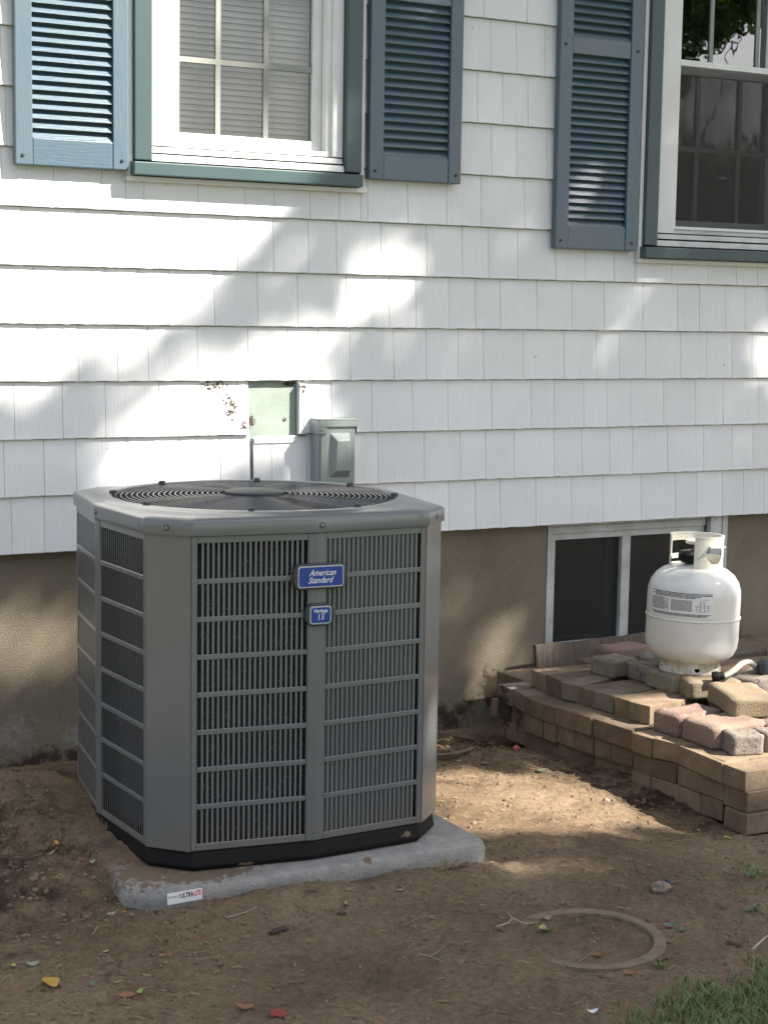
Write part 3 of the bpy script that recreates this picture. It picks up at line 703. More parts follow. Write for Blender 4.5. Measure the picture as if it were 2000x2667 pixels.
for i in (1, 4, 7, 10):   # posts at the middle of each side
    x, y = poly[i]; a = math.atan2(y, x)
    cp = MB(); cp.prism([(-.0215,.0024),(.0,-.0022),(.0215,.0024),(.0215,.006),(-.0215,.006)], .001, HH-.001)
    obj('centre_post', cp.mesh('centre_post', m_ac, bevel=.001), ac, (x*1.004, y*1.004, Z0), (0,0,a+math.pi/2))
# top cover
angs = sorted(set([round(math.atan2(y,x) % (2*math.pi), 6) for x,y in poly] + [round(2*math.pi*i/96+.0123, 6) for i in range(96)]))
def prad(t):
    best = 1e9; dx, dy = math.cos(t), math.sin(t)
    for (x0,y0),(x1,y1) in zip(poly, poly[1:]+poly[:1]):
        ex, ey = x1-x0, y1-y0; den = dx*ey - dy*ex
        if abs(den) < 1e-9: continue
        r = (x0*ey - y0*ex)/den; s = (x0*dy - y0*dx)/den
        if r > 0 and -1e-6 <= s <= 1+1e-6: best = min(best, r)
    return best
PR = [prad(t) for t in angs]
def loop(f, z): return [(f(r)*math.cos(t), f(r)*math.sin(t), z) for t, r in zip(angs, PR)]
prof = [(lambda r: r*1.004, Z1+.001), (lambda r: r*1.014, Z1+.001), (lambda r: r*1.016, Z1+.006), (lambda r: r*1.016, Z1+.031), (lambda r: r*1.012, Z1+.036), (lambda r: r*1.003, Z1+.0388),
        (lambda r: .55*r + .45*.397, Z1+.0430), (lambda r: .25*r+.75*.397, Z1+.0452), (lambda r: .400, Z1+.0468), (lambda r: .390, Z1+.0500), (lambda r: .378, Z1+.0508), (lambda r: .3725, Z1+.0485), (lambda r: .371, Z1+.042), (lambda r: .369, Z1-.12)]
mb = MB(); mb.loft([loop(f, z) for f, z in prof]); mb.build('top_cover', m_ac, ac, smooth=True)
ZR = Z1 + .046
mb = MB()
rings = [ .096 + (.365-.096)*i/19 for i in range(20)]
for r in rings:
    zz = ZR + .007*(1-(r/.365)**2)
    mb.tube([(r*math.cos(2*math.pi*i/80), r*math.sin(2*math.pi*i/80), zz) for i in range(80)], .0019, 6, closed=True)
for k in range(6):
    t = k*math.pi/3 + .28
    for dt in (-.012, .012):
        mb.tube([(r*math.cos(t+dt*.36/max(r,.09)), r*math.sin(t+dt*.36/max(r,.09)), ZR-.004+.007*(1-(r/.365)**2)) for r in (.07,.15,.23,.31,.368)], .0022, 6)
mb.build('fan_guard', m_wire, ac, smooth=True)
mb = MB(); mb.lathe([(.0, ZR+.0165), (.07, ZR+.0155), (.078, ZR+.013), (.080, ZR+.006), (.078, ZR+.001)], 48, caps=(False, True)); mb.build('hub_cap', m_acd, ac, smooth=True)
cm = MB(); cm.lathe([(0,.009),(.006,.0088),(.0085,.0065),(.0095,0)], 14); cme = cm.mesh('guard_clip', m_acd, smooth=True)
for k in range(8):
    t = k*math.pi/4 + .40
    obj('guard_clip', cme, ac, (.371*math.cos(t), .371*math.sin(t), ZR+.0025), (0,0,t), (1.25,1.0,1))
fan = tag(empty('fan', (0,0,ZR-.11))); fan.parent = ac
mb = MB(); mb.lathe([(0,.03),(.07,.028),(.075,.0),(.06,-.1)], 24); mb.build('motor', m_black, fan, smooth=True)
bl = MB(); V = []
for i in range(7):
    r = .07 + .27*i/6
    for j in range(6):
        t = -.45 + .9*j/5
        V.append((r*math.cos(t), r*math.sin(t), .018*math.sin(t*1.6)*1.5))
F = [(i*6+j, (i+1)*6+j, (i+1)*6+j+1, i*6+j+1) for i in range(6) for j in range(5)]
bl.add(V, F); bme = bl.mesh('blade', m_black, smooth=True)
for k in range(4): obj('blade', bme, fan, (0,0,0), (0,0,k*math.pi/2+.5))
mb = MB(); mb.lathe([(.0, Z1-.25), (.35, Z1-.25), (.355, Z1-.02)], 40); mb.build('inner_duct', m_black, ac)
sm = MB(); sm.lathe([(0,-.0025),(.0025,-.0022),(.0036,-.002),(.004,0)], 12); sm.v = [(x, z, y) for x, y, z in sm.v]; sme = sm.mesh('screw', m_steel, smooth=True)
dm = MB(); dm.lathe([(.0,.003),(.005,.001),(.0065,-.0004),(.008,.0)], 16); dm.v = [(x, z, y) for x, y, z in dm.v]; dme = dm.mesh('screw_dimple', m_acd, smooth=True)
def on_side(i, f, z, out):
    (x0,y0),(x1,y1) = poly[i], poly[(i+1)%12]; x, y = x0+(x1-x0)*f, y0+(y1-y0)*f
    a = math.atan2(y1-y0, x1-x0); k = 1.016
    return (x*k + math.sin(a)*out, y*k - math.cos(a)*out, z), (0,0,a)
for i, f in ((1,.03),(2,.5),(4,.03),(5,.5),(7,.03),(8,.5),(10,.03),(11,.5)):
    p, r = on_side(i, f, Z1+.019, .0010); obj('screw', sme, ac, p, r)
    p, r = on_side(i, f, Z1+.019, .0004); obj('screw_dimple', dme, ac, p, r)
# badges
def rrect(w_, h_, r, bow=0, n=5):
    pts = []
    for cx, cy, a0 in ((w_/2-r, h_/2-r, 0), (-w_/2+r, h_/2-r, 90), (-w_/2+r, -h_/2+r, 180), (w_/2-r, -h_/2+r, 270)):
        for k in range(n+1):
            t = R(a0 + 90*k/n); pts.append((cx+r*math.cos(t), cy+r*math.sin(t)))
    return [(x, y + bow*(1-(2*x/w_)**2)*(1 if y > 0 else -1)) for x, y in pts]
def plate(w_, h_, r, y0, y1, bow=0):
    p = rrect(w_, h_, r, bow); m1 = MB()
    m1.loft([[(x, y0, z) for x, z in p], [(x, y1, z) for x, z in p]], (True, True)); return m1
FX, FY = 0.0, -m_*1.004
def badge(z, w_, h_, lines, label):
    bd = tag(empty('badge', (.004, FY-.003, z), (0, 0, 0)), label); bd.parent = ac
    plate(w_, h_, .018, .004, -.008, .004).build('holder', m_acd, bd, bevel=.003, segs=3)
    plate(w_-.020, h_-.0075, .007, -.0083, -.0098, .002).build('border', m_plategrey, bd, bevel=.0004, segs=1)
    plate(w_-.0265, h_-.0140, .005, -.0099, -.0106, .002).build('name_plate', m_plateblue, bd)
    for (txt, size, dz, dx, sh, bold, sx) in lines:
        lettering('lettering', txt, size, m_sticker, bd, Matrix.Translation((dx, -.0109, dz)) @ Matrix.Rotation(R(90), 4, 'X'), shear=sh, bold=bold, sx=sx, extrude=.0002)
badge(.717, .141, .060, [('American', .0212, .0090, .003, .42, .0001, .84), ('Standard', .0212, -.0090, -.003, .42, .0001, .84)], 'blue name badge reading American Standard')
badge(.622, .0765, .050, [('Heritage', .0124, .0105, 0, 0, .0002, .84), ('13', .0220, -.0048, 0, 0, 0, .86)], 'small blue badge reading Heritage 13')

# ---------------------------------------------------------------- pad
pad = tag(empty('equipment_pad', (1.175, -1.040, -.010), (0,0,R(-.3))), 'grey textured lightweight pad with soil on its corner under the air conditioner', 'pad')
pw = .4855
pp = [(-pw+.085,-pw),(pw-.03,-pw),(pw,-pw+.03),(pw,pw-.03),(pw-.03,pw),(-pw+.03,pw),(-pw,pw-.03),(-pw,-pw+.085)]
mb = MB(); mb.loft([[(x*1.0,y*1.0,-.03) for x,y in pp], [(x,y,.045) for x,y in pp], [(x*.985,y*.985,.064) for x,y in pp], [(x*.965,y*.965,.069) for x,y in pp]], (True, True))
mb.build('slab', m_pad, pad, bevel=.008, segs=3, smooth=True, angle=25)
st = tag(empty('sticker', (-pw+.122, -pw-.0012, .0500), (R(-4), R(-1), 0))); st.parent = pad
plate(.088, .0275, .002, 0, -.0006).build('sticker_face', m_sticker, st)
RX = Matrix.Rotation(R(90), 4, 'X')
lettering('lettering', 'ULTRA', .0165, m_ink, st, Matrix.Translation((.0055, -.0009, .003)) @ RX, bold=.0005, sx=.62, extrude=.0002)
lettering('lettering', 'LITE', .0165, m_red, st, Matrix.Translation((.0320, -.0009, .0035)) @ RX, bold=.0005, sx=.62, extrude=.0002)
lettering('lettering', 'diversitech', .0078, m_inkgrey, st, Matrix.Translation((-.0305, -.0009, .004)) @ RX, sx=.72, extrude=.0002)
mb = MB()
for (z0, z1) in ((.0105, .005), (.005, -.0005)):
    pass
mb.add([(-.0175,-.0010,.0095),(-.0155,-.0010,.0095),(-.0110,-.0010,.004),(-.0155,-.0010,-.0015),(-.0175,-.0010,-.0015),(-.0132,-.0010,.004)], [(0,1,2,5),(5,2,3,4)])
mb.build('chevron', m_red, st)

# ---------------------------------------------------------------- paver pile
pile = tag(empty('brick_pile', (2.9, -.9, 0)), 'dry stacked pile of tan paving bricks stepping up beside the foundation', 'brick pile')
BL, BWD, BH = .196, .097, .0605
def brick_mesh(seed, rough=1.0):
    rr = random.Random(seed); bm = bmesh.new(); bmesh.ops.create_cube(bm, size=1)
    for v in bm.verts: v.co = Vector((v.co.x*BL, v.co.y*BWD, v.co.z*BH)) + Vector([rr.uniform(-.0018,.0018) for _ in range(3)])
    bmesh.ops.bevel(bm, geom=list(bm.edges), offset=.0030, segments=2, profile=.5, affect='EDGES')
    for v in bm.verts: v.co += Vector(mnoise.noise_vector(v.co*40 + Vector((seed*3.1,0,0)))) * .0017
    me = bpy.data.meshes.new('brick'); bm.to_mesh(me); bm.free(); return me
bvars = []
for mi, mat in enumerate((m_brick, m_brickr, m_brickg)):
    for k in range(4):
        me = brick_mesh(mi*10+k); me.materials.append(mat); bvars.append(me)
def put_brick(cx, cy, z, ang, lx=1.0, ly=1.0, kind=None):
    q = rnd.random()
    g = kind if kind is not None else (0 if q < .80 else (1 if q < .88 else 2))
    o = obj('brick', bvars[g*4 + rnd.randrange(4)], pile, (cx-2.9, cy+.9, z + rnd.uniform(-.0008,.0008)), (R(rnd.uniform(-.5,.5)), R(rnd.uniform(-.5,.5)), ang + R(rnd.uniform(-.8,.8)) + (math.pi if rnd.random() < .5 else 0)), (lx, ly, 1))
    return o
FR = {.135:[(2.486,-.235,2.488,-.333),(2.487,-.335,2.472,-.431),(2.468,-.434,2.478,-.606),(2.477,-.610,2.493,-.788),(2.496,-.790,2.515,-.979),(2.503,-.989,2.510,-1.082),(2.512,-1.083,2.541,-1.174),(2.533,-1.185,2.528,-1.394)],
 .073:[(2.487,-.191,2.503,-.294),(2.503,-.299,2.495,-.393),(2.469,-.433,2.478,-.535),(2.479,-.538,2.486,-.604),(2.488,-.605,2.498,-.692),(2.492,-.702,2.510,-.783),(2.507,-.789,2.516,-.867),(2.514,-.870,2.527,-.968),(2.513,-.985,2.537,-1.174),(2.533,-1.180,2.546,-1.388)],
 .011:[(2.489,-.260,2.508,-.420),(2.476,-.430,2.505,-.592),(2.494,-.604,2.533,-.765),(2.523,-.773,2.552,-.950),(2.519,-.977,2.522,-1.065),(2.522,-1.067,2.541,-1.165),(2.534,-1.171,2.547,-1.281),(2.539,-1.289,2.550,-1.380)],
 .197:[(2.563,-.326,2.565,-.417),(2.565,-.419,2.559,-.518),(2.550,-.530,2.574,-.607),(2.570,-.609,2.576,-.690),(2.570,-.692,2.588,-.777),(2.586,-.780,2.594,-.860),(2.585,-.866,2.604,-.950)]}
L4rows = []
for zt, segs in FR.items():
    for (x0,y0,x1,y1) in segs:
        d = Vector((x1-x0, y1-y0)); ln = d.length; d.normalize(); n = Vector((-d.y, d.x)); mid = Vector(((x0+x1)/2, (y0+y1)/2))
        if ln > .13:
            c = mid + n*BWD/2; put_brick(c.x, c.y, zt-BH/2, math.atan2(d.y,d.x), (ln-.002)/BL, 1.0, kind=0 if zt < .1 else None)
            if zt > .1: c = mid + n*(BWD*1.5+.002); put_brick(c.x, c.y, zt-BH/2, math.atan2(d.y,d.x), (ln-.002)/BL, 1.0)
        else:
            c = mid + n*BL/2; put_brick(c.x, c.y, zt-BH/2, math.atan2(n.y,n.x), 1.0, (ln-.002)/BWD, kind=None if zt > .1 else 0)
        if zt > .18: L4rows.append((mid, n, ln))
for r, (mid, n, ln) in enumerate(L4rows):     # bricks behind the front row of the upper tier
    for k in range(1, 6):
        c = mid + n*(BL/2 + k*.1985)
        if c.x < 3.75 and c.y < -.10: put_brick(c.x, c.y, .197-BH/2, math.atan2(n.y,n.x), 1.0, (ln-.003)/BWD)
for k in range(5): put_brick(2.925+k*.199, -.275+.008*k, .197-BH/2, R(4), kind=1 if k == 0 else None)
for k in range(4): put_brick(3.15+k*.199, -.165, .197-BH/2, R(1))
for (x, y) in ((2.70,-.205),(2.90,-.20),(2.70,-.10),(2.69,-.33),(2.68,-.43),(2.68,-.53)): put_brick(x, y, .135-BH/2, R(2))
# interior and right hand rows of the lower tiers
for zt, yf, x0 in ((.135,-1.497,2.526),(.073,-1.503,2.527),(.011,-1.515,2.520)):
    for k in range(6): put_brick(x0+BL/2+k*.199, yf+BWD/2, zt-BH/2, R(rnd.uniform(-1,1.5)), 1, 1, kind=0)
for k in range(5):
    put_brick(2.64+k*.199, -1.345, .135-BH/2, R(-1)); put_brick(2.645+k*.199, -1.243, .135-BH/2, R(0)); put_brick(2.64+k*.199, -1.141, .135-BH/2, R(0)); put_brick(2.63+k*.199, -1.040, .135-BH/2, R(-1))
for r in range(3):
    for k in range(4): put_brick(2.93+k*.199, -1.005-r*.100, .197-BH/2, R(-1))
mb = MB(); mb.prism([(2.68,-.05),(2.66,-.3),(2.69,-.9),(2.70,-1.39),(3.68,-1.40),(3.68,-.05)], -.08, .070)
mb.build('rubble_core', m_brick, pile)

def stone_mesh(sx, sy, sz, bev, jit, seed, mat):
    bm = bmesh.new(); bmesh.ops.create_cube(bm, size=1); rr = random.Random(seed)
    for v in bm.verts: v.co = Vector((v.co.x*sx*(1+rr.uniform(-.04,.04)), v.co.y*sy*(1+rr.uniform(-.04,.04)), v.co.z*sz*(1+rr.uniform(-.03,.03))))
    bmesh.ops.subdivide_edges(bm, edges=list(bm.edges), cuts=3, use_grid_fill=True)
    hx, hy, hz = sx/2, sy/2, sz/2
    for v in bm.verts:   # round towards a softened block
        c = Vector((max(-hx+bev, min(hx-bev, v.co.x)), max(-hy+bev, min(hy-bev, v.co.y)), max(-hz+bev*.8, min(hz-bev*.8, v.co.z))))
        d = v.co - c
        if d.length > 1e-6: v.co = c + d.normalized()*min(d.length, bev)
    bmesh.ops.subdivide_edges(bm, edges=list(bm.edges), cuts=1, use_grid_fill=True, smooth=.6)
    for v in bm.verts: v.co += Vector(mnoise.noise_vector(v.co*22 + Vector((seed*5.3,0,0)))) * jit + Vector(mnoise.noise_vector(v.co*70 + Vector((seed,9,0)))) * jit*.4
    for f in bm.faces: f.smooth = True
    bmesh.ops.recalc_face_normals(bm, faces=bm.faces)
    me = bpy.data.meshes.new('paving_stone'); bm.to_mesh(me); bm.free(); me.materials.append(mat); return me
GS = 'loose paving stones lying on the brick pile'
def stone(x, y, z0, sx, sy, sz, ang, bev, jit, seed, mat, label, tilt=(0,0)):
    o = obj('paving_stone', stone_mesh(sx, sy, sz, bev*.72, jit, seed, mat), None, (x, y, z0+sz/2), (R(tilt[0]), R(tilt[1]), R(ang)))
    return tag(o, label, 'paving stone', GS)
stone(2.782,-.508,.197,.118,.108,.060,8,.012,.0022,1,m_stoneg,'chunky olive grey paving stone lying left of the white gas tank')
stone(2.885,-.625,.197,.185,.116,.056,1,.009,.0018,2,m_stonew,'grey paving stone with rust streaks under the left edge of the gas tank')
stone(2.872,-.757,.197,.190,.140,.056,5,.010,.0018,3,m_stoneg,'grey paving stone in the middle under the gas tank')
stone(2.880,-.893,.197,.180,.122,.056,-20,.012,.0020,4,m_stoneo,'cream sunlit paving stone under the front of the gas tank below the hose end')
stone(2.845,-1.100,.197,.240,.152,.060,68.7,.014,.0022,5,m_stoneo,'ochre stained paving stone in front of the hose end', (2,0))
stone(3.060,-.905,.197,.20,.135,.058,20,.016,.0022,6,m_stonew,'pale rounded paving stone under the grey hose right of the gas tank')
stone(3.085,-.735,.197,.19,.11,.052,-12,.008,.0016,7,m_brickr,'flat buff paving stone behind the gas tank base by the hose')
stone(2.945,-.335,.197,.18,.100,.058,8,.022,.003,8,m_stoneb,'rounded brown paving stone against the wooden board')
stone(2.985,-.470,.197,.12,.090,.045,-10,.016,.002,9,m_stonew,'small pale grey stone tucked behind the gas tank base')
stone(2.675,-1.050,.135,.200,.116,.066,7,.017,.0026,10,m_stonep,'rounded pink paving stone on the front of the pile')
stone(2.690,-1.200,.135,.210,.152,.068,1,.018,.0028,11,m_stoneb,'largest rounded brown paving stone at the front of the pile')
stone(2.655,-1.328,.135,.100,.082,.060,-16,.005,.0016,12,m_stonew,'grey broken paving stone with dark left side at the front of the pile')
stone(2.775,-1.335,.135,.115,.085,.058,-8,.007,.0026,13,m_stonew,'rough speckled stone fragment beside the grey broken paving stone')
stone(2.880,-1.275,.135,.19,.09,.060,-4,.008,.002,14,m_stonep,'pink paving stone below the ochre stained paving stone')

# ---------------------------------------------------------------- gas tank
TX, TY, TZ = 2.902, -.766, .2545
tank = tag(empty('gas_tank', (TX, TY, TZ), (0, R(1.4), 0)), 'white propane gas tank with warning label standing on the brick pile', 'gas tank')
TR = .1525
FA = math.atan2(-5.1246-TY, -.6277-TX)      # direction in which the label roughly faces
mb = MB(); mb.lathe([(.062,.030),(.095,.034),(.120,.044),(.139,.060),(.1495,.084),(TR,.110),(TR,.184),(TR,.252),(.1505,.276),(.143,.300),(.128,.322),(.106,.339),(.078,.350),(.04,.357),(0,.359)], 72, caps=(True, False))
mb.build('body', m_tank, tank, smooth=True)
mb = MB(); rs = random.Random(5)
wl = []
for i in range(140):
    t = 2*math.pi*i/140; wl.append(((TR+.0006)*math.cos(t), (TR+.0006)*math.sin(t), .184+rs.uniform(-.0012,.0012)))
mb.tube(wl, [.0028+rs.uniform(-.001,.0012) for _ in wl], 6, closed=True); mb.build('weld_seam', m_tank, tank, smooth=True)
# foot ring with slots
def shell(r0, r1, zlist, n, keep):
    m1 = MB(); v = {}
    def vid(i, k, o):
        key = (i % n, k, o)
        if key not in v:
            t = 2*math.pi*(i % n)/n; r = r0 if o else r1
            rr = r[k] if isinstance(r, list) else r
            m1.v.append((rr*math.cos(t), rr*math.sin(t), zlist[k])); v[key] = len(m1.v)-1
        return v[key]
    K = len(zlist)-1
    ok = lambda i, k: 0 <= k < K and keep(2*math.pi*((i % n)+.5)/n, (zlist[k]+zlist[k+1])/2)
    for i in range(n):
        for k in range(K):
            if not ok(i,k): continue
            m1.f.append((vid(i,k,1), vid(i+1,k,1), vid(i+1,k+1,1), vid(i,k+1,1)))
            m1.f.append((vid(i,k,0), vid(i,k+1,0), vid(i+1,k+1,0), vid(i+1,k,0)))
            if not ok(i-1,k): m1.f.append((vid(i,k,0), vid(i,k,1), vid(i,k+1,1), vid(i,k+1,0)))
            if not ok(i+1,k): m1.f.append((vid(i+1,k,1), vid(i+1,k,0), vid(i+1,k+1,0), vid(i+1,k+1,1)))
            if not ok(i,k-1): m1.f.append((vid(i,k,0), vid(i+1,k,0), vid(i+1,k,1), vid(i,k,1)))
            if not ok(i,k+1): m1.f.append((vid(i,k+1,1), vid(i+1,k+1,1), vid(i+1,k+1,0), vid(i,k+1,0)))
    return m1
def adiff(a, b): return (a-b+math.pi) % (2*math.pi) - math.pi
def keep_foot(t, z):
    a = math.degrees(adiff(t, FA))
    for c in (14, 104, -76, -166):
        if ((a-c)/5.0)**2 + ((z-.016)/.0062)**2 < 1: return False
    return True
shell([.101,.101,.101,.100,.100,.100,.099,.099,.0985,.0985,.098], .0955, [0,.003,.006,.009,.012,.015,.018,.021,.026,.032,.040], 180, keep_foot).build('foot_ring', m_tank, tank, smooth=True)
# collar: opening at the front left, hand holes at the sides
ZC0, ZC1 = .340, .452
zl = [ZC0 + (ZC1-ZC0)*i/28 for i in range(29)]
def keep_collar(t, z):
    a = math.degrees(adiff(t, FA)); u = (z-ZC0)/(ZC1-ZC0)        # a>0: towards image right
    if -72 < a < -4: return False
    if 22 < a < 70 and ((a-46)/24)**2 + ((u-.50)/.30)**2 < 1 and u < .72: return False
    if (a < -110 or a > 176) and .34 < u < .76: return False
    if -150 < a < -105 and .10 < u < .20: return False
    if 105 < a < 160 and .34 < u < .76: return False
    return True
shell([.0870 + .0015*(1 if i > 26 else 0) for i in range(29)], [.0845 - .0010*(1 if i > 26 else 0) for i in range(29)], zl, 240, keep_collar).build('collar', m_collar, tank, smooth=True)
mb = MB()   # rolled lip above the hand hole
pts = []
for i in range(9):
    t = FA + R(27 + 38*i/8); pts.append(t)
for k in range(8):
    a, b = pts[k], pts[k+1]
    q = lambda t, r, z: (r*math.cos(t), r*math.sin(t), z)
    zt = ZC0+.72*(ZC1-ZC0)
    mb.hexa([q(a,.085,zt), q(a,.102,zt-.002), q(b,.102,zt-.002), q(b,.085,zt), q(a,.085,zt+.004), q(a,.102,zt+.001), q(b,.102,zt+.001), q(b,.085,zt+.004)])
mb.build('handle_lip', m_collar, tank)
valve = empty('valve', (0,0,.352)); valve.parent = tank
mb = MB(); mb.lathe([(.021,0),(.021,.012),(.014,.014),(.014,.050),(.010,.052),(.010,.064)], 18, caps=(True, True)); mb.build('valve_body', M('brass', (.30,.21,.09), .4, metal=.8, col2=(.2,.13,.06), nscale=30), valve, smooth=True)
kx, ky = math.cos(FA-R(40)), math.sin(FA-R(40))
mb = MB(); mb.lathe([(.010,.0),(.026,.004),(.036,.014),(.037,.030),(.030,.040),(.010,.043)], 28, caps=(True, True))
mb.v = [(x+kx*.034, y+ky*.034, z+.006) for x, y, z in mb.v]; mb.build('outlet_cap', m_black, valve, smooth=True)
mb = MB(); mb.lathe([(.0,.0),(.028,.001),(.033,.004),(.033,.013),(.024,.017),(0,.018)], 28); mb.v = [(x+kx*.006, y+ky*.006, z+.068) for x, y, z in mb.v]; mb.build('hand_wheel', m_collar, valve, smooth=True)
mb = MB(); mb.hexa([(kx*.02-.01,ky*.02-.01,.050),(kx*.075-.01,ky*.075-.01,.052),(kx*.075+.012,ky*.075-.01,.052),(kx*.02+.012,ky*.02+.01,.050),(kx*.02-.01,ky*.02-.01,.053),(kx*.075-.01,ky*.075-.01,.055),(kx*.075+.012,ky*.075-.01,.055),(kx*.02+.012,ky*.02+.01,.053)])
mb.build('valve_lever', m_steel, valve)
mb = MB(); mb.lathe([(.030,.0035),(.0235,.010),(.0215,.012)], 20); mb.v = [(x,y,z-.002) for x,y,z in mb.v]; mb.build('rusty_boss', m_rust, valve, smooth=True)
# curved warning label
lab = empty('warning_label', (0,0,0)); lab.parent = tank
def cyl(a, z, r): t = FA + R(a); return (r*math.cos(t), r*math.sin(t), z)
la0, la1, lz0, lz1 = -61, 24, .1985, .2795
mb = MB(); n = 24
mb.add([cyl(la0+(la1-la0)*i/n, z, TR+.0005) for z in (lz0, lz1) for i in range(n+1)], [(i, i+1, n+2+i, n+1+i) for i in range(n)])
mb.build('label_sheet', m_sticker, lab, smooth=True)
rs = random.Random(11); mb = MB()
def dash(a0, a1, z, h):
    k = max(1, int((a1-a0)/4)); p = [a0+(a1-a0)*i/k for i in range(k+1)]
    mb.add([cyl(a, zz, TR+.0009) for zz in (z-h/2, z+h/2) for a in p], [(i, i+1, k+2+i, k+1+i) for i in range(k)])
def line(a0, a1, z, h, wl=(1.4,4.2), gap=.45):
    a = a0
    while a < a1:
        e = min(a1, a + rs.uniform(*wl)); dash(a, e, z + rs.uniform(-.0001,.0001), h*rs.uniform(.75,1)); a = e + gap
lh = lz1-lz0
for k in range(4): line(la0+1.5+(6 if k % 2 else 0), la1-1.5-(7*k if k > 1 else 0), lz1-.005-.0046*k, .0030)
for k in range(17): line(la0+1, -31 - (rs.uniform(0,9) if k % 3 == 0 else 0), lz1-.0250-.0024*k, .0013)
for k in range(14): line(-28, -1.5, lz1-.0275-.0026*k, .0014)
for k in range(3): line(la0+1 + 2*k, la1-2-3*k, lz0+.0095-.0034*k, .0024)
for (a0, a1, z) in ((4,20,.232),(6,16,.238),(3,21,.2175),(8,13,.245),(1,10,.223),(13,21,.223),(8,14,.2515),(9,19,.257),(1,6,.236),(16,22,.240)): dash(a0, a1, z, .0008)
for (a, z0, z1) in ((8,.2175,.2515),(13,.2175,.2515),(4,.223,.236),(18,.223,.240)):
    mb.add([cyl(a, z0, TR+.0009), cyl(a+.5, z0, TR+.0009), cyl(a+.5, z1, TR+.0009), cyl(a, z1, TR+.0009)], [(0,1,2,3)])
mb.build('label_print', m_ink, lab)

# ---------------------------------------------------------------- hose
hose = tag(empty('hose', (2.872, -.952, .272)), 'grey garden hose with a black coupling lying over the paving stones', 'hose')
hp = [(2.868, -0.955, 0.272), (2.887, -0.965, 0.275), (2.921, -0.967, 0.29), (2.963, -0.956, 0.306), (3.01, -0.935, 0.302), (3.051, -0.912, 0.284), (3.094, -0.884, 0.268), (3.231, -0.811, 0.26), (3.438, -0.786, 0.252)]
def smooth_path(p, n=6):
    P = [Vector(q) for q in p]; out = []
    for i in range(len(P)-1):
        p0, p1, p2, p3 = P[max(i-1,0)], P[i], P[i+1], P[min(i+2,len(P)-1)]
        for k in range(n):
            t = k/n; out.append(.5*((2*p1)+(-p0+p2)*t+(2*p0-5*p1+4*p2-p3)*t*t+(-p0+3*p1-3*p2+p3)*t**3))
    out.append(P[-1]); return out
def rel(path, o): return [Vector(q)-Vector(o) for q in path]
HP = rel(smooth_path(hp), (2.872,-.952,.272))
mb = MB(); mb.tube(HP, .0098, 14); mb.build('tube', m_hose, hose, smooth=True)
mb = MB(); mb.tube([p + Vector((-.003,-.004,.0088)) for p in HP], .0022, 6); mb.build('stripe', m_hosegreen, hose, smooth=True)
d0 = (Vector(hp[0])-Vector(hp[1])).normalized()
mb = MB(); q0 = Vector(hp[0])-Vector((2.872,-.952,.272))
prof = [(.0108,-.018),(.0128,-.016),(.0128,.0),(.0160,.002),(.0160,.018),(.0150,.020),(.0118,.020),(.0112,.004),(.0,.004)]
base = MB(); base.lathe(prof, 24)
for i, v in enumerate(base.v):   # knurled rim
    rr = math.hypot(v[0], v[1])
    if rr > .0155: 
        k = 1.06 if (i % 2) else .97; base.v[i] = (v[0]*k, v[1]*k, v[2])
rotm = Vector((0,0,1)).rotation_difference(d0).to_matrix()
base.v = [tuple(rotm @ Vector(v) + q0) for v in base.v]
base.build('coupling', m_black, hose, smooth=True)
mb = MB(); mb.lathe([(0,.03),(.02,.028),(.03,.015),(.03,-.02),(.02,-.03)], 16); mb.v = [(x+.215, y+.02, z+.005) for x, y, z in mb.v]; mb.build('spray_head', m_acd, hose, smooth=True)

# ---------------------------------------------------------------- buried ring
ring = tag(empty('buried_ring', (1.570, -2.085, 0)), 'round mud caked ring half buried in the soil in front of the pad', 'ring')
_t = [2*math.pi*i/48 for i in range(48)]
RZ = sum(G(1.570+.16*math.cos(t), -2.085+.16*math.sin(t)) for t in _t)/48
RSX = sum(G(1.570+.16*math.cos(t), -2.085+.16*math.sin(t))*math.cos(t) for t in _t)/24/.16
RSY = sum(G(1.570+.16*math.cos(t), -2.085+.16*math.sin(t))*math.sin(t) for t in _t)/24/.16
mb = MB(); loops = []
for r, zf in ((.176,-.03),(.176,.75),(.173,1.0),(.151,1.0),(.148,.75),(.148,-.03)):
    l = []
    for i in range(96):
        t = 2*math.pi*i/96
        hgt = .0055 + .0060*math.cos(t+.2)
        zz = RZ + RSX*r*math.cos(t) + RSY*r*math.sin(t)
        l.append((r*math.cos(t)*1.0, r*math.sin(t)*1.0, (zz + hgt*zf) if zf > 0 else -.03))
    loops.append(l)
mb.loft(loops); mb.build('rim', m_ring, ring, smooth=True)

# ---------------------------------------------------------------- stones, leaves, twigs on the soil
def rock(x, y, sx, sy, sz, seed, mat, name, label, cat, ang=0, group=None):
    bm = bmesh.new(); bmesh.ops.create_icosphere(bm, subdivisions=3, radius=1)
    for v in bm.verts:
        nn = mnoise.noise(v.co*1.4 + Vector((seed*7,0,0))); v.co = v.co*(1+.28*nn); v.co.x *= sx; v.co.y *= sy; v.co.z *= sz
    me = bpy.data.meshes.new(name); bm.to_mesh(me); bm.free(); me.materials.append(mat)
    return tag(obj(name, me, None, (x, y, G(x,y)+sz*.5), (0,0,R(ang))), label, cat, group)
rock(1.928,-1.889,.026,.019,.018,2,m_rock,'stone','pebbly pinkish stone lying on the soil behind the buried ring','stone',-25)
rock(2.338,-1.094,.012,.010,.010,5,m_rock,'stone','small brown stone on the sunlit soil near the brick pile','stone')
rock(1.970,-1.866,.011,.011,.009,8,m_acd,'stone','little dark stone beside the pebbly pinkish stone','stone')
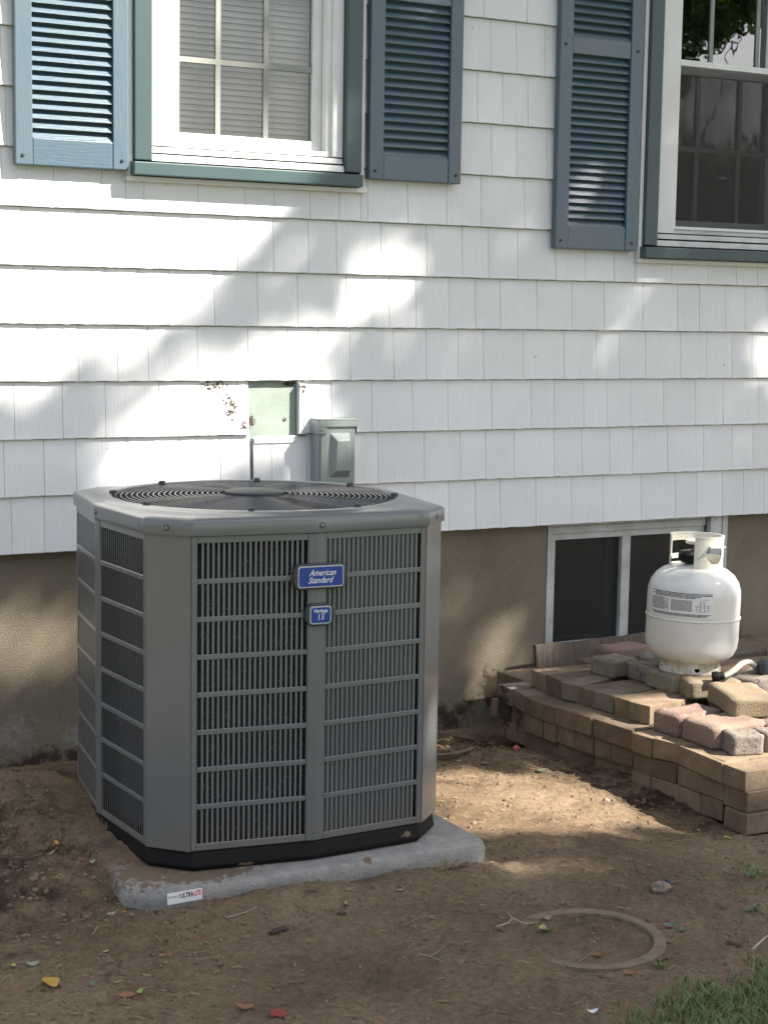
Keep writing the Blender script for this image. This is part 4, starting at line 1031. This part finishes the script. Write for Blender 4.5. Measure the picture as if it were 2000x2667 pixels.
rock(0.944,-1.756,.028,.008,.007,9,M('dark_clod',(.05,.035,.025),.95),'clod','dark flat clod of soil in front of the pad corner','soil clod',10)
rock(1.111,-1.744,.012,.008,.006,11,MATS['dark_clod'],'clod','small dark clod of soil right of the dark flat clod','soil clod')
rock(2.412,-0.483,.0115,.0105,.0105,3,m_pinkb,'berry','pink berry lying among dark litter by the brick pile','berry')
mb = MB(); mb.lathe([(.0,.010),(.014,.0095),(.017,.007),(.0175,-.004)], 20); o = mb.build('bottle_cap', M('rusty_cap',(.14,.08,.05),.8,col2=(.09,.055,.035),nscale=60), None, (1.875,-2.233,G(1.875,-2.233)+.002), smooth=True); tag(o, 'round brown cap pressed into the soil right of the ring', 'cap')
def leaf_mesh(ln, wd, mat, curl=.25, seed=0, fold=.3):
    rr = random.Random(seed); V = []; F = []
    n = 6
    for i in range(n+1):
        t = i/n; x = (t-.5)*ln; w2 = wd*.5*math.sin(math.pi*min(1, t*.92+.06))**.8*(1+rr.uniform(-.12,.12))
        z = curl*ln*((t-.5)**2)*2 + rr.uniform(0,.03)*ln
        V += [(x, -w2, z+fold*w2), (x, 0, z), (x, w2, z+fold*w2*rr.uniform(.5,1.4))]
    for i in range(n):
        a = i*3; F += [(a,a+3,a+4,a+1),(a+1,a+4,a+5,a+2)]
    me = np_mesh('leaf', V, F, mat, True); return me
def leaf(x, y, ln, wd, mat, ang, label, seed, curl=.3, tilt=(0,0), name='leaf', fold=.3):
    o = obj(name, leaf_mesh(ln, wd, mat, curl, seed, fold), None, (x, y, G(x,y)+.003), (R(tilt[0]), R(tilt[1]), R(ang)))
    return tag(o, label, 'leaf', 'leaves fallen on the bare soil')
LV = [(0.386,-1.830,.046,.040,m_lyel,20,'big bright yellow leaf on the soil at lower left',.5,(15,10)),
 (0.367,-1.845,.022,.012,m_lyel,80,'small folded yellow leaf touching the big bright yellow leaf',.3,(0,20)),
 (0.753,-2.168,.040,.034,m_lred,30,'bright red leaf at the bottom edge of the soil',.3,(10,0)),
 (1.489,-2.021,.036,.024,m_lyg,60,'lime green leaf inside the buried ring',.5,(20,0)),
 (1.501,-2.030,.028,.014,m_lyg,-40,'narrow lime green leaf leaning on the lime green leaf in the ring',.5,(-20,0)),
 (2.443,-1.527,.034,.024,m_lyg,75,'pale yellow green leaf on the soil below the brick pile',.2,(8,0)),
 (2.436,-1.410,.030,.013,m_lyg,60,'narrow lime leaf leaning on soil in front of the lowest bricks',.3,(25,0)),
 (1.733,-2.180,.030,.016,m_lor,10,'orange brown leaf just right of the buried ring',.4,(10,0)),
 (1.788,-2.105,.032,.018,m_lteal,-15,'pale blue green leaf right of the buried ring',.4,(15,0)),
 (1.805,-2.130,.024,.010,m_lteal,20,'slim blue green leaf beside the pale blue green leaf',.3,(0,0)),
 (1.548,-1.950,.034,.014,m_ltan,15,'tan curled leaf near the far rim inside the ring',.5,(10,0)),
 (1.623,-1.919,.036,.018,m_lbr,30,'crumpled brown leaf near the far rim inside the ring',.6,(15,0)),
 (1.674,-1.957,.020,.017,m_lyel,0,'round yellow leaf inside the far side of the ring',.2,(10,0)),
 (1.532,-2.184,.030,.018,m_lbr,-10,'brown leaf against the near rim of the ring',.5,(10,0)),
 (1.525,-2.179,.016,.014,m_lyel,0,'small yellow scrap of leaf at the near rim of the ring',.3,(10,0)),
 (1.653,-2.245,.028,.016,m_lor,-50,'rusty leaf near the grass below the ring',.5,(20,0)),
 (1.535,-2.291,.030,.014,m_lor,-35,'long orange leaf on the soil below the ring',.4,(10,0)),
 (0.716,-2.093,.040,.020,m_lor,-30,'long rusty orange leaf left of the bottom middle',.4,(10,0)),
 (0.670,-1.255,.034,.014,m_lpale,35,'pale grey green leaf on the soil mound left of the pad',.3,(10,0)),
 (0.587,-1.194,.042,.010,m_ltan,40,'long tan leaf blade on the soil mound at left',.2,(5,0)),
 (0.625,-1.120,.014,.018,m_lyel,0,'small amber leaf on the soil mound',.3,(20,0)),
 (0.606,-1.585,.026,.013,m_lpale,10,'pale green leaf in front of the mound left of the sticker',.4,(10,0)),
 (0.517,-1.525,.034,.016,m_lor,-10,'orange tan leaf on the soil at left',.5,(10,0)),
 (0.347,-1.703,.020,.012,m_lyg,70,'small yellow green leaf near the left edge of the soil',.3,(10,0)),
 (0.385,-1.716,.030,.016,m_lpale,-10,'torn pale leaf near the left edge of the soil',.6,(10,0)),
 (0.546,-1.930,.028,.012,m_lyg,45,'yellow lime leaf on the soil at lower left of centre',.4,(15,0)),
 (0.514,-1.943,.044,.026,m_lor,-15,'faded orange leaf beside the yellow lime leaf',.2,(0,0)),
 (0.668,-1.786,.020,.012,m_lor,20,'small orange leaf between the pad corner and the bottom edge',.4,(0,0)),
 (0.554,-1.698,.018,.010,m_lyg,0,'small lime leaf left of centre on the soil',.3,(0,0)),
 (0.460,-1.882,.020,.014,m_lteal,30,'dark blue green leaf on the soil at lower left',.5,(10,0)),
 (1.141,-1.706,.026,.014,m_ltan,70,'upright tan leaf in front of the pad',.5,(35,0)),
 (1.090,-1.637,.030,.016,m_lor,10,'reddish brown leaf close to the pad front',.3,(0,0)),
 (1.310,-1.671,.018,.010,m_lpale,-10,'tiny pale leaf in front of the pad',.3,(0,0)),
 (1.284,-1.866,.018,.011,m_lgrn,30,'tiny bright green leaf in the middle of the soil',.4,(10,0)),
 (1.530,-1.597,.032,.018,m_lbr,10,'dark brown leaf at the pad front edge near its right corner',.5,(15,0)),
 (2.337,-0.742,.050,.017,m_lteal,25,'bluish green leaf on the shaded soil beside the lit patch',.2,(10,0)),
 (1.327,-2.443,.026,.012,m_paper,-10,'white paper scrap on the soil near the bottom edge',.6,(10,0)),
 (2.215,-0.437,.022,.006,m_paper,5,'white scrap among the litter by the wall',.2,(0,0)),
 (2.242,-0.553,.030,.016,m_ltan,-20,'tan leaf on the litter between pad and bricks',.4,(10,0)),
 (2.334,-0.450,.042,.016,m_lbr,20,'dark curled leaf on the litter by the bricks',.4,(10,0)),
 (1.446,-1.919,.020,.013,m_lor,-30,'small orange leaf just left of the ring',.5,(10,0)),
 (1.400,-1.977,.024,.018,m_lbr,30,'dry brown leaf at the left end of the bleached twig',.6,(20,0))]
for i, (x,y,ln,wd,mt,an,lb,cu,ti) in enumerate(LV): leaf(x,y,ln*.95,wd*.95,mt,an,lb,i,cu,ti)
def twig(pts, r, mat, label, branches=()):
    o0 = Vector((pts[0][0], pts[0][1], 0))
    mb = MB()
    def tr(p, rad):
        P = [Vector((a, b, G(a,b) + c)) - o0 for a, b, c in p]
        mb.tube(P, [rad*(1-.5*i/max(1,len(P)-1)) for i in range(len(P))], 6)
    tr(pts, r)
    for b in branches: tr(b, r*.7)
    o = mb.build('twig', mat, None, tuple(o0), smooth=True); return tag(o, label, 'twig', 'dry twigs on the bare soil')
twig([(1.161,-1.902,.003),(1.184,-1.858,.014),(1.209,-1.874,.008),(1.269,-1.851,.006),(1.312,-1.859,.004),(1.353,-1.837,.006),(1.383,-1.840,.003)], .0015, m_twig, 'long forked brown twig in the middle of the soil', [[(1.269,-1.851,.006),(1.219,-1.940,.004),(1.184,-1.979,.003)], [(1.184,-1.858,.014),(1.181,-1.832,.02)]])
twig([(1.399,-1.964,.006),(1.432,-1.964,.008),(1.452,-1.949,.010),(1.483,-1.964,.006),(1.510,-1.967,.004)], .0022, m_twigw, 'bleached twig across the left rim of the ring', [[(1.452,-1.949,.01),(1.453,-1.926,.02)]])
twig([(1.166,-2.015,.003),(1.184,-2.036,.006),(1.190,-2.094,.004)], .0011, m_twigw, 'short pale twig near the bottom middle', [[(1.184,-2.036,.006),(1.226,-2.023,.004)]])
twig([(2.124,-0.417,.010),(2.210,-0.406,.012),(2.295,-0.397,.008)], .011, m_twig, 'thick brown stick beside the air conditioner by the wall', [[(2.098,-0.431,.02),(2.220,-0.412,.016)]])
twig([(1.873,-2.295,.01),(1.933,-2.269,.018),(2.007,-2.229,.02)], .003, m_twigw, 'straight pale twig at the right edge above the grass')
twig([(1.537,-1.546,.004),(1.623,-1.496,.012),(1.712,-1.433,.02)], .0016, m_twigw, 'thin pale stalk rising beside the right corner of the pad')
twig([(1.476,-2.182,.004),(1.523,-2.171,.008),(1.552,-2.149,.006)], .0016, m_twig, 'thin twig lying inside the ring near its rim', [[(1.523,-2.171,.008),(1.542,-2.130,.016)]])
twig([(0.856,-1.662,.004),(0.906,-1.659,.004),(0.941,-1.651,.003)], .0014, m_twigw, 'pale straw in front of the pad corner')
# heap of dry stalks against the pad front
tuft = tag(empty('straw_tuft', (1.470,-1.600,G(1.470,-1.600))), 'small tuft of dry stalks against the front of the pad', 'straw')
mb = MB(); rs = random.Random(21)
for i in range(16):
    a = rs.uniform(0, 6.28); l = rs.uniform(.015,.04); x, y = rs.uniform(-.012,.012), rs.uniform(-.008,.008)
    mb.tube([(x,y,.001), (x+l*.5*math.cos(a), y+l*.4*math.sin(a), .010+rs.uniform(0,.012)), (x+l*math.cos(a), y+l*.7*math.sin(a), .004+rs.uniform(0,.028))], .0012, 5)
mb.build('stalks', m_straw, tuft)

# little weeds
def weed(x, y, n, s, label, seed, mat=m_lgrn):
    rs = random.Random(seed); wd = tag(empty('weed', (x, y, G(x,y))), label, 'weed', 'small green weeds in the soil')
    me = leaf_mesh(s, s*.55, mat, .2, seed)
    st_ = MB()
    for i in range(n):
        a = rs.uniform(0, 6.28); r = rs.uniform(.2,1.4)*s; z = rs.uniform(.1,1.2)*s
        obj('leaf', me, wd, (r*math.cos(a), r*math.sin(a), z), (rs.uniform(-.6,.6), rs.uniform(-.6,.6), a), (rs.uniform(.5,1),)*3)
        st_.tube([(0,0,-.003), (r*.5*math.cos(a), r*.5*math.sin(a), z*.8), (r*math.cos(a), r*math.sin(a), z)], .0007, 4)
    st_.build('stem', mat, wd)
weed(2.530,-0.969,12,.015,'small green weed at the foot of the bricks below the pink paving stone',1)
weed(2.592,-1.019,9,.012,'tiny weed growing against the bricks',2)
weed(2.545,-1.478,12,.014,'green weed at the foot of the front corner of the pile',3)
weed(2.609,-1.559,10,.016,'green weed at the right edge below the pile',4)
weed(2.193,-1.920,14,.020,'leafy weed at the right edge above the grass',5)
weed(1.622,-2.278,10,.013,'thin upright sprig near the grass below the ring',6)
weed(2.052,-2.100,10,.018,'pale leaved weed at the right edge beside the straw',7,m_lteal)
weed(0.781,-1.728,7,.010,'tiny sprig left of the dark flat clod',8)
weed(0.661,-1.397,8,.011,'low weed on the soil beside the sticker corner',9)

# ---------------------------------------------------------------- loose soil, litter and grass (uncountable)
rs = np.random.RandomState(4)
def occupied(x, y):
    inpad = (x > .70) & (x < 1.67) & (y > -1.53) & (y < -.55)
    inpile = (x > 2.46 + (-.3-y)*.05) & (y > -1.53)
    return inpad | inpile | (y > .02)
def scatter(n, xr, yr, w=None):
    x = rs.uniform(*xr, n*3); y = rs.uniform(*yr, n*3); k = ~occupied(x, y)
    if w is not None: k &= rs.uniform(0, 1, n*3) < w(x, y)
    return x[k][:n], y[k][:n]
def clods(name, n, xr, yr, r0, r1, mat, label, w=None):
    x, y = scatter(n, xr, yr, w); n = len(x); z = gh(x, y)
    base = np.array([(1,0,0),(-1,0,0),(0,1,0),(0,-1,0),(0,0,1),(0,0,-1),(.6,.6,.5),(-.6,.6,.5),(.6,-.6,.5),(-.6,-.6,.5)], float)
    base = np.array([(math.cos(t), math.sin(t), -.3) for t in np.arange(5)*1.2566] + [(.75*math.cos(t+.6), .75*math.sin(t+.6), .55) for t in np.arange(5)*1.2566] + [(0,0,.9)])
    F0 = [(i,(i+1)%5,5+i) for i in range(5)] + [((i+1)%5,5+(i+1)%5,5+i) for i in range(5)] + [(5+i,5+(i+1)%5,10) for i in range(5)]
    r = r0 + (r1-r0)*rs.uniform(0,1,n)**3
    V = base[None]*(1+rs.uniform(-.3,.3,(n,11,3)))*r[:,None,None]*np.array([1,1,.75]); a = rs.uniform(0,6.28,n)
    ca, sa = np.cos(a)[:,None], np.sin(a)[:,None]
    V = np.stack([V[...,0]*ca*1.2-V[...,1]*sa, V[...,0]*sa*1.2+V[...,1]*ca, V[...,2]], -1)
    V += np.stack([x, y, z], -1)[:,None]
    F = (np.array(F0)[None] + np.arange(n)[:,None,None]*11).reshape(-1,3)
    return tag(obj(name, np_mesh(name, V.reshape(-1,3), F, mat)), label, kind='stuff')
clods('soil_crumbs', 11000, (-.0,2.8), (-2.9,-.0), .0012, .0088, m_crumb, 'loose crumbs of soil scattered over the ground', lambda x, y: .12 + .9*np.exp(-((x-.55)/.35)**2-((y+1.1)/.7)**2) + .5*np.exp(-((x-2.38)/.3)**2-((y+.35)/.3)**2))
clods('pebbles', 450, (-.0,2.8), (-2.9,-.0), .0010, .0046, m_rock, 'tiny pebbles scattered over the soil')
def straws(name, n, xr, yr, l0, l1, wd, mat, label, w=None, lift=.006):
    x, y = scatter(n, xr, yr, w); n = len(x); a = rs.uniform(0,6.28,n); l = rs.uniform(l0,l1,n); b = rs.uniform(-.5,.5,n)
    segs = []
    for t, z in ((0,.001),(.5,None),(1,.001)):
        px = x + l*(t-.5)*np.cos(a) - b*l*(.25-(t-.5)**2)*np.sin(a); py = y + l*(t-.5)*np.sin(a) + b*l*(.25-(t-.5)**2)*np.cos(a)
        segs.append((px, py, gh(px,py) + .0015 + (rs.uniform(0,lift,n) if z is None else rs.uniform(0,lift*.6,n))))
    nx_, ny_ = -np.sin(a)*wd*.5, np.cos(a)*wd*.5
    V = np.stack([np.stack([p[0]+s*nx_, p[1]+s*ny_, p[2] + (wd*.6 if s == 0 else 0)], -1) for p in segs for s in (-1,0,1)], 1)
    F0 = np.array([(0,3,4,1),(1,4,5,2),(3,6,7,4),(4,7,8,5)])
    F = (F0[None] + np.arange(n)[:,None,None]*9).reshape(-1,4)
    return tag(obj(name, np_mesh(name, V.reshape(-1,3), F, mat)), label, kind='stuff')
wl1 = lambda x, y: .10 + .9*np.exp(-((x-2.15)/.3)**2-((y+.66)/.16)**2) + .9*np.exp(-((x-2.43)/.10)**2-((y+1.2)/.3)**2) + .8*np.exp(-((x-.33)/.3)**2-((y+2.0)/.17)**2) + .8*np.exp(-((x-2.08)/.2)**2-((y+2.05)/.25)**2)
straws('dry_straw', 2400, (-.0,2.8), (-2.8,-.0), .006, .034, .0012, m_straw, 'bits of dry straw scattered over the soil', wl1)
straws('bark_litter', 2200, (-.0,2.8), (-2.8,-.0), .005, .026, .0036, m_chip, 'brown bark and leaf litter scattered over the soil', lambda x, y: .16 + 1.0*np.exp(-((x-2.25)/.3)**2-((y+.35)/.28)**2) + .5*np.exp(-((x-.33)/.35)**2-((y+2.0)/.17)**2))
straws('green_litter', 150, (-.0,2.8), (-2.8,-.2), .006, .018, .0060, m_chipg, 'small green leaf scraps scattered over the soil', lambda x, y: .25 + .7*np.exp(-((x-.35)/.4)**2-((y+1.85)/.2)**2))

def grass(name, n, mat, h0, h1, wgt, label, xr, yr, wd=.0022):
    x = rs.uniform(*xr, n*6); y = rs.uniform(*yr, n*6); k = rs.uniform(0,1,n*6) < wgt(x, y); x, y = x[k][:n], y[k][:n]; n = len(x)
    z = gh(x, y); h = rs.uniform(h0, h1, n); a = rs.uniform(0,6.28,n); lean = rs.uniform(.2,1.1,n)*h; b = a + rs.uniform(-1,1,n)
    rows = []
    for t, wf in ((0,1),(.4,.9),(.75,.6),(1,.08)):
        px = x + lean*t*t*np.cos(b); py = y + lean*t*t*np.sin(b); pz = z - .003 + h*t*(1-.25*t)
        for s in (-1,1): rows.append(np.stack([px - s*np.sin(a)*wd*.5*wf, py + s*np.cos(a)*wd*.5*wf, pz], -1))
    V = np.stack(rows, 1); F0 = np.array([(0,1,3,2),(2,3,5,4),(4,5,7,6)])
    F = (F0[None] + np.arange(n)[:,None,None]*8).reshape(-1,4)
    return tag(obj(name, np_mesh(name, V.reshape(-1,3), F, mat)), label, kind='stuff')
def gw(x, y):   # lawn edge: line from (1.03,-2.09) to (1.62,-1.93)
    e = (y + 2.445) - (x - 1.30)*.15
    e = e + .035*np.sin(x*23) + .02*np.sin(x*57+1)
    return sstep(.03, -.16, e) * sstep(1.28, 1.62, x + (-2.45-y)*1.2)
grass('grass', 34000, m_grass, .012, .038, gw, 'short green grass in the lower right corner', (1.05,2.4), (-3.1,-2.2))
grass('dry_grass', 1500, m_grassdry, .015, .045, lambda x, y: np.clip(gw(x, y+.06)*.35 + gw(x,y-.05)*.15, 0, 1), 'dry straw coloured grass along the lawn edge', (1.05,2.4), (-3.0,-2.15), .0018)
grass('grass', 500, m_grass, .012, .035, lambda x, y: .8*np.exp(-((x-2.22)/.13)**2-((y+1.92)/.10)**2)+.5*np.exp(-((x-2.02)/.08)**2-((y+2.17)/.06)**2), 'thin grass at the right edge of the soil', (1.8,2.7), (-2.4,-1.6))

# ---------------------------------------------------------------- trees in the garden: they throw the dappled shade and show in the window glass
# u, v: where a ray of the sun through a leaf meets the wall plane y = 0
LIT = [  # sun patches, shaped as gaps into the unseen crowns (u0, v0, u1, v1, radius, softness, strength)
 (2.53,1.62,2.70,1.49,.06,.12,.4),(2.53,1.38,2.52,1.34,.05,.12,.5),(2.50,1.21,2.50,1.18,.05,.12,.3),(3.26,1.50,3.48,1.51,.07,.12,.22),(2.66,.89,2.68,.86,.05,.1,.3),(2.77,.75,2.78,.72,.04,.09,.5),(3.32,1.01,3.38,.98,.06,.12,.22),(3.82,.90,3.86,.88,.05,.1,.3),(3.80,1.24,3.84,1.22,.05,.1,.3),(2.24,1.29,2.26,1.26,.05,.12,.35),(2.91,1.84,2.91,1.78,.04,.1,.15),(2.30,1.62,2.2,1.55,.07,.15,.35),(1.54,2.21,1.60,2.18,.05,.03,1),(1.68,2.17,1.73,2.13,.035,.03,1),(1.55,2.08,1.66,2.06,.025,.03,1),(0.578,2.521,1.117,2.214,0.449,0.160,1),(0.647,1.963,1.197,1.961,0.428,0.160,1),(0.554,1.510,1.101,1.589,0.300,0.140,1),(1.333,2.012,1.622,1.860,0.150,0.120,1),(1.445,1.729,1.604,1.729,0.107,0.120,1),(0.664,1.329,0.770,1.329,0.139,0.120,1),(1.182,1.730,1.446,1.689,0.171,0.100,1),(2.134,1.507,2.093,1.448,0.048,0.110,0.95),(2.072,1.438,1.844,1.278,0.054,0.110,1),(1.823,1.268,1.543,1.129,0.080,0.100,1),(1.543,1.129,1.305,0.970,0.102,0.100,1),(1.223,0.890,1.537,0.930,0.075,0.100,1),(1.679,1.109,1.806,1.089,0.080,0.080,1),(1.724,0.970,1.830,0.910,0.064,0.090,0.95),(1.595,2.112,1.830,2.010,0.043,0.070,0.9),(1.868,1.129,1.931,1.089,0.037,0.080,0.8),(2.601,1.807,2.645,1.707,0.044,0.090,0.5),(2.551,1.667,2.489,1.587,0.043,0.110,0.5),(2.905,1.857,2.927,1.787,0.032,0.090,0.3),(3.353,0.870,3.416,0.840,0.032,0.100,0.45),(2.762,0.742,2.793,0.712,0.032,0.080,0.6),(2.635,0.890,2.667,0.840,0.032,0.100,0.4),(3.809,1.246,3.850,1.207,0.032,0.100,0.5),(2.118,2.444,2.181,2.424,0.054,0.080,0.6),(2.304,1.367,2.242,1.308,0.021,0.090,0.5),(1.588,2.456,1.652,2.436,0.043,0.060,0.9),(3.182,1.366,3.099,1.307,0.021,0.100,0.35),(3.602,1.008,3.664,0.969,0.021,0.100,0.35),(0.480,0.434,1.057,0.395,0.080,0.060,1),(2.299,0.347,2.623,0.220,0.128,0.120,0.42),(2.676,0.171,2.822,0.103,0.054,0.100,0.8),
]
SU, SZ = 1.1, 1.4
LIT3 = [  # the same for things in front of the wall: two points, radius, softness, strength
 (2.95,-.80,.48,3.0,-.80,.74,.10,.10,1),(2.97,-.86,.31,3.0,-.86,.36,.06,.09,.9),(2.85,-.93,.25,2.97,-.95,.25,.11,.08,1),(2.80,-1.05,.25,2.95,-1.15,.25,.13,.08,1),
 (2.64,-.84,.197,2.68,-.88,.197,.07,.07,1),(2.52,-.86,.135,2.52,-.95,.135,.05,.06,1),(2.65,-1.18,.20,2.80,-1.33,.19,.20,.08,1),(2.62,-1.42,.135,2.95,-1.48,.08,.22,.08,1),(2.66,-.50,.197,2.68,-.51,.197,.05,.06,.95),
 (2.56,-1.10,.135,2.58,-1.22,.135,.05,.07,.95),(2.70,-.95,.20,2.80,-1.02,.20,.12,.08,1),(3.1,-.85,.25,3.2,-.95,.2,.12,.1,.9),
 (1.92,-.68,0,2.16,-.75,0,.13,.09,1),(1.90,-.95,0,2.20,-1.0,0,.26,.10,1),(1.95,-1.24,0,2.28,-1.26,0,.18,.12,1),(1.72,-1.38,0,1.66,-1.58,0,.10,.14,.5),(1.56,-1.40,.22,1.56,-1.40,.42,.04,.10,.8),
]
LIT += [(a[0]+SU*a[1], a[2]+SZ*a[1], a[3]+SU*a[4], a[5]+SZ*a[4], a[6], a[7], a[8]) for a in LIT3]
def litness(u, v):
    s = np.zeros_like(u)
    for (u0,v0,u1,v1,r,soft,st_) in LIT:
        du, dv = u1-u0, v1-v0; L2 = du*du+dv*dv+1e-9
        t = np.clip(((u-u0)*du+(v-v0)*dv)/L2, 0, 1)
        d = np.hypot(u-u0-t*du, v-v0-t*dv)
        s = np.maximum(s, st_*(1-sstep(r-.45*soft, r+1.65*soft, d)))
    return s
rt = np.random.RandomState(12)
def crown_mesh(name, centres, n, size, mats):
    """leaves scattered in several overlapping clumps; centres: (x,y,z,r)"""
    P = []
    for (cx,cy,cz,cr_) in centres:
        k = int(n * cr_**2 / sum(c[3]**2 for c in centres))
        d = rt.normal(size=(k,3)); d /= np.linalg.norm(d, axis=1)[:,None]
        P.append(np.array([cx,cy,cz]) + d*(cr_*rt.uniform(.25,1,(k,1))**.6)*np.array([1,1,.85]))
    P = np.concatenate(P)
    t = -P[:,1]; u = P[:,0] - SU*t; v = P[:,2] - SZ*t
    T = litness(u, v)
    keep = rt.uniform(0,1,len(P)) < np.where(T > .97, 0, np.minimum(1, -np.log(np.maximum(T, .012))/4.4))   # leaf density that lets the share T of the sun through
    P = P[keep]; n = len(P)
    q = rt.normal(size=(n,3)); q /= np.linalg.norm(q, axis=1)[:,None]
    s2 = rt.normal(size=(n,3)); s2 -= (s2*q).sum(1)[:,None]*q; s2 /= np.linalg.norm(s2, axis=1)[:,None]
    nn = np.cross(q, s2)
    L_ = (size*rt.uniform(.6,1.3,n))[:,None]; Wd = L_*.62
    V = np.stack([P - q*L_*.5, P + s2*Wd*.5 + nn*L_*.08, P + q*L_*.5, P - s2*Wd*.5 + nn*L_*.08], 1).reshape(-1,3)
    F = np.arange(n*4).reshape(n,4)
    me = np_mesh(name, V, F, mats)
    me.polygons.foreach_set('material_index', rt.choice(len(mats), n, p=([.55,.35,.10] if len(mats) == 3 else None)).astype(np.int32)); me.update()
    return me
def tree(x, y, htrunk, r0, clumps, n, size, mats, label, group):
    t = tag(empty('tree', (x, y, 0)), label, 'tree', group)
    mb = MB(); rs_ = random.Random(int(x*100))
    top = Vector((x + rs_.uniform(-.2,.2), y + rs_.uniform(-.2,.2), htrunk))
    path = [Vector((x,y,-.2)), Vector((x+.03,y,.4)), Vector((x-.04,y+.05,htrunk*.5)), top]
    mb.tube([p - Vector((x,y,0)) for p in path], [r0*1.35, r0, r0*.85, r0*.7], 12)
    mb.build('trunk', m_bark, t, smooth=True)
    mb = MB()
    for (cx,cy,cz,cr_) in clumps:
        e = Vector((cx,cy,cz)); m2 = (top+e)/2 + Vector((0,0,-.15*(e-top).length))
        lp = smooth_path([top-Vector((0,0,.25)), m2, e], 4)
        lu = np.array([(q.x + SU*q.y, q.z + SZ*q.y) for q in lp])
        if (e-top).length > .2 and litness(lu[:,0], lu[:,1]).max() < .35: mb.tube([p - Vector((x,y,0)) for p in smooth_path([top-Vector((0,0,.25)), m2, e], 4)], [r0*.14*(1-.75*i/8) for i in range(9)], 8)
    if not mb.v: mb.tube([Vector((0,0,htrunk-.4)), Vector((.3,-.2,htrunk+.5))], [r0*.5, r0*.2], 8)
    mb.build('limbs', m_bark, t, smooth=True)
    me = crown_mesh('crown', clumps, n, size, mats); me.transform(Matrix.Translation((-x,-y,0)))
    obj('crown', me, t)
    return t
GT = 'trees in the garden facing the house'
tr_mats = [m_leaf, m_leaf2, m_leaf3]
tree(7.5,-6.9,5.0,.24,[(8.5, -6.5, 8.9, 2.5), (7.3, -5.8, 7.8, 1.9), (9.6, -7.1, 8.0, 2.0), (7.9, -7.4, 7.0, 1.9), (9.1, -5.7, 10.0, 1.8), (7.1, -6.9, 9.4, 1.7), (9.7, -5.9, 6.8, 1.6), (8.5, -6.5, 7.5, 2.2), (6.5, -6.7, 7.2, 1.6), (10.3, -6.5, 9.2, 1.8), (8.1, -6.1, 10.8, 1.7), (9.5, -8.1, 9.6, 1.8)],
     52000, .17, tr_mats, 'broad leafy tree whose crown shades the house wall', GT)
tree(3.2,-10.5,3.4,.18,[(3.2,-10.5,5.2,1.7),(2.4,-10.0,4.6,1.3),(4.1,-10.8,4.7,1.4),(3.2,-10.2,6.3,1.2)], 9000, .16, tr_mats, 'rounded leafy tree standing left of the broad tree', GT)
tree(12.9,-13.2,2.4,.20,[(12.7,-12.8,2.9,1.3),(14.7,-13.2,2.8,1.3),(12.5,-12.1,5.25,1.0),(13.4,-12.2,5.5,.8),(14.3,-12.3,5.8,.75),(12.8,-12.4,4.55,.5),(16.4,-13.4,2.6,1.4)], 22000, .12, tr_mats, 'tall leafy tree farther back in the garden', GT)
tree(-6.0,-13.0,3.6,.2,[(-6.0,-13.0,5.6,2.1),(-7.1,-12.5,4.8,1.5),(-4.9,-13.4,5.0,1.6)], 7000, .2, tr_mats, 'leafy tree behind the camera on the left', GT)
tree(-.5,-16,3.6,.2,[(-.5,-16,5.4,2.2),(-1.9,-15.5,4.6,1.6),(.9,-16.4,4.8,1.7)], 7000, .22, tr_mats, 'leafy tree behind the camera in the middle of the garden', GT)
tree(17.5,-9.0,3.8,.2,[(17.5,-9,5.4,2.2),(16.2,-8.6,4.8,1.6),(18.6,-9.4,5,1.7)], 6000, .22, tr_mats, 'leafy tree far to the right in the garden', GT)
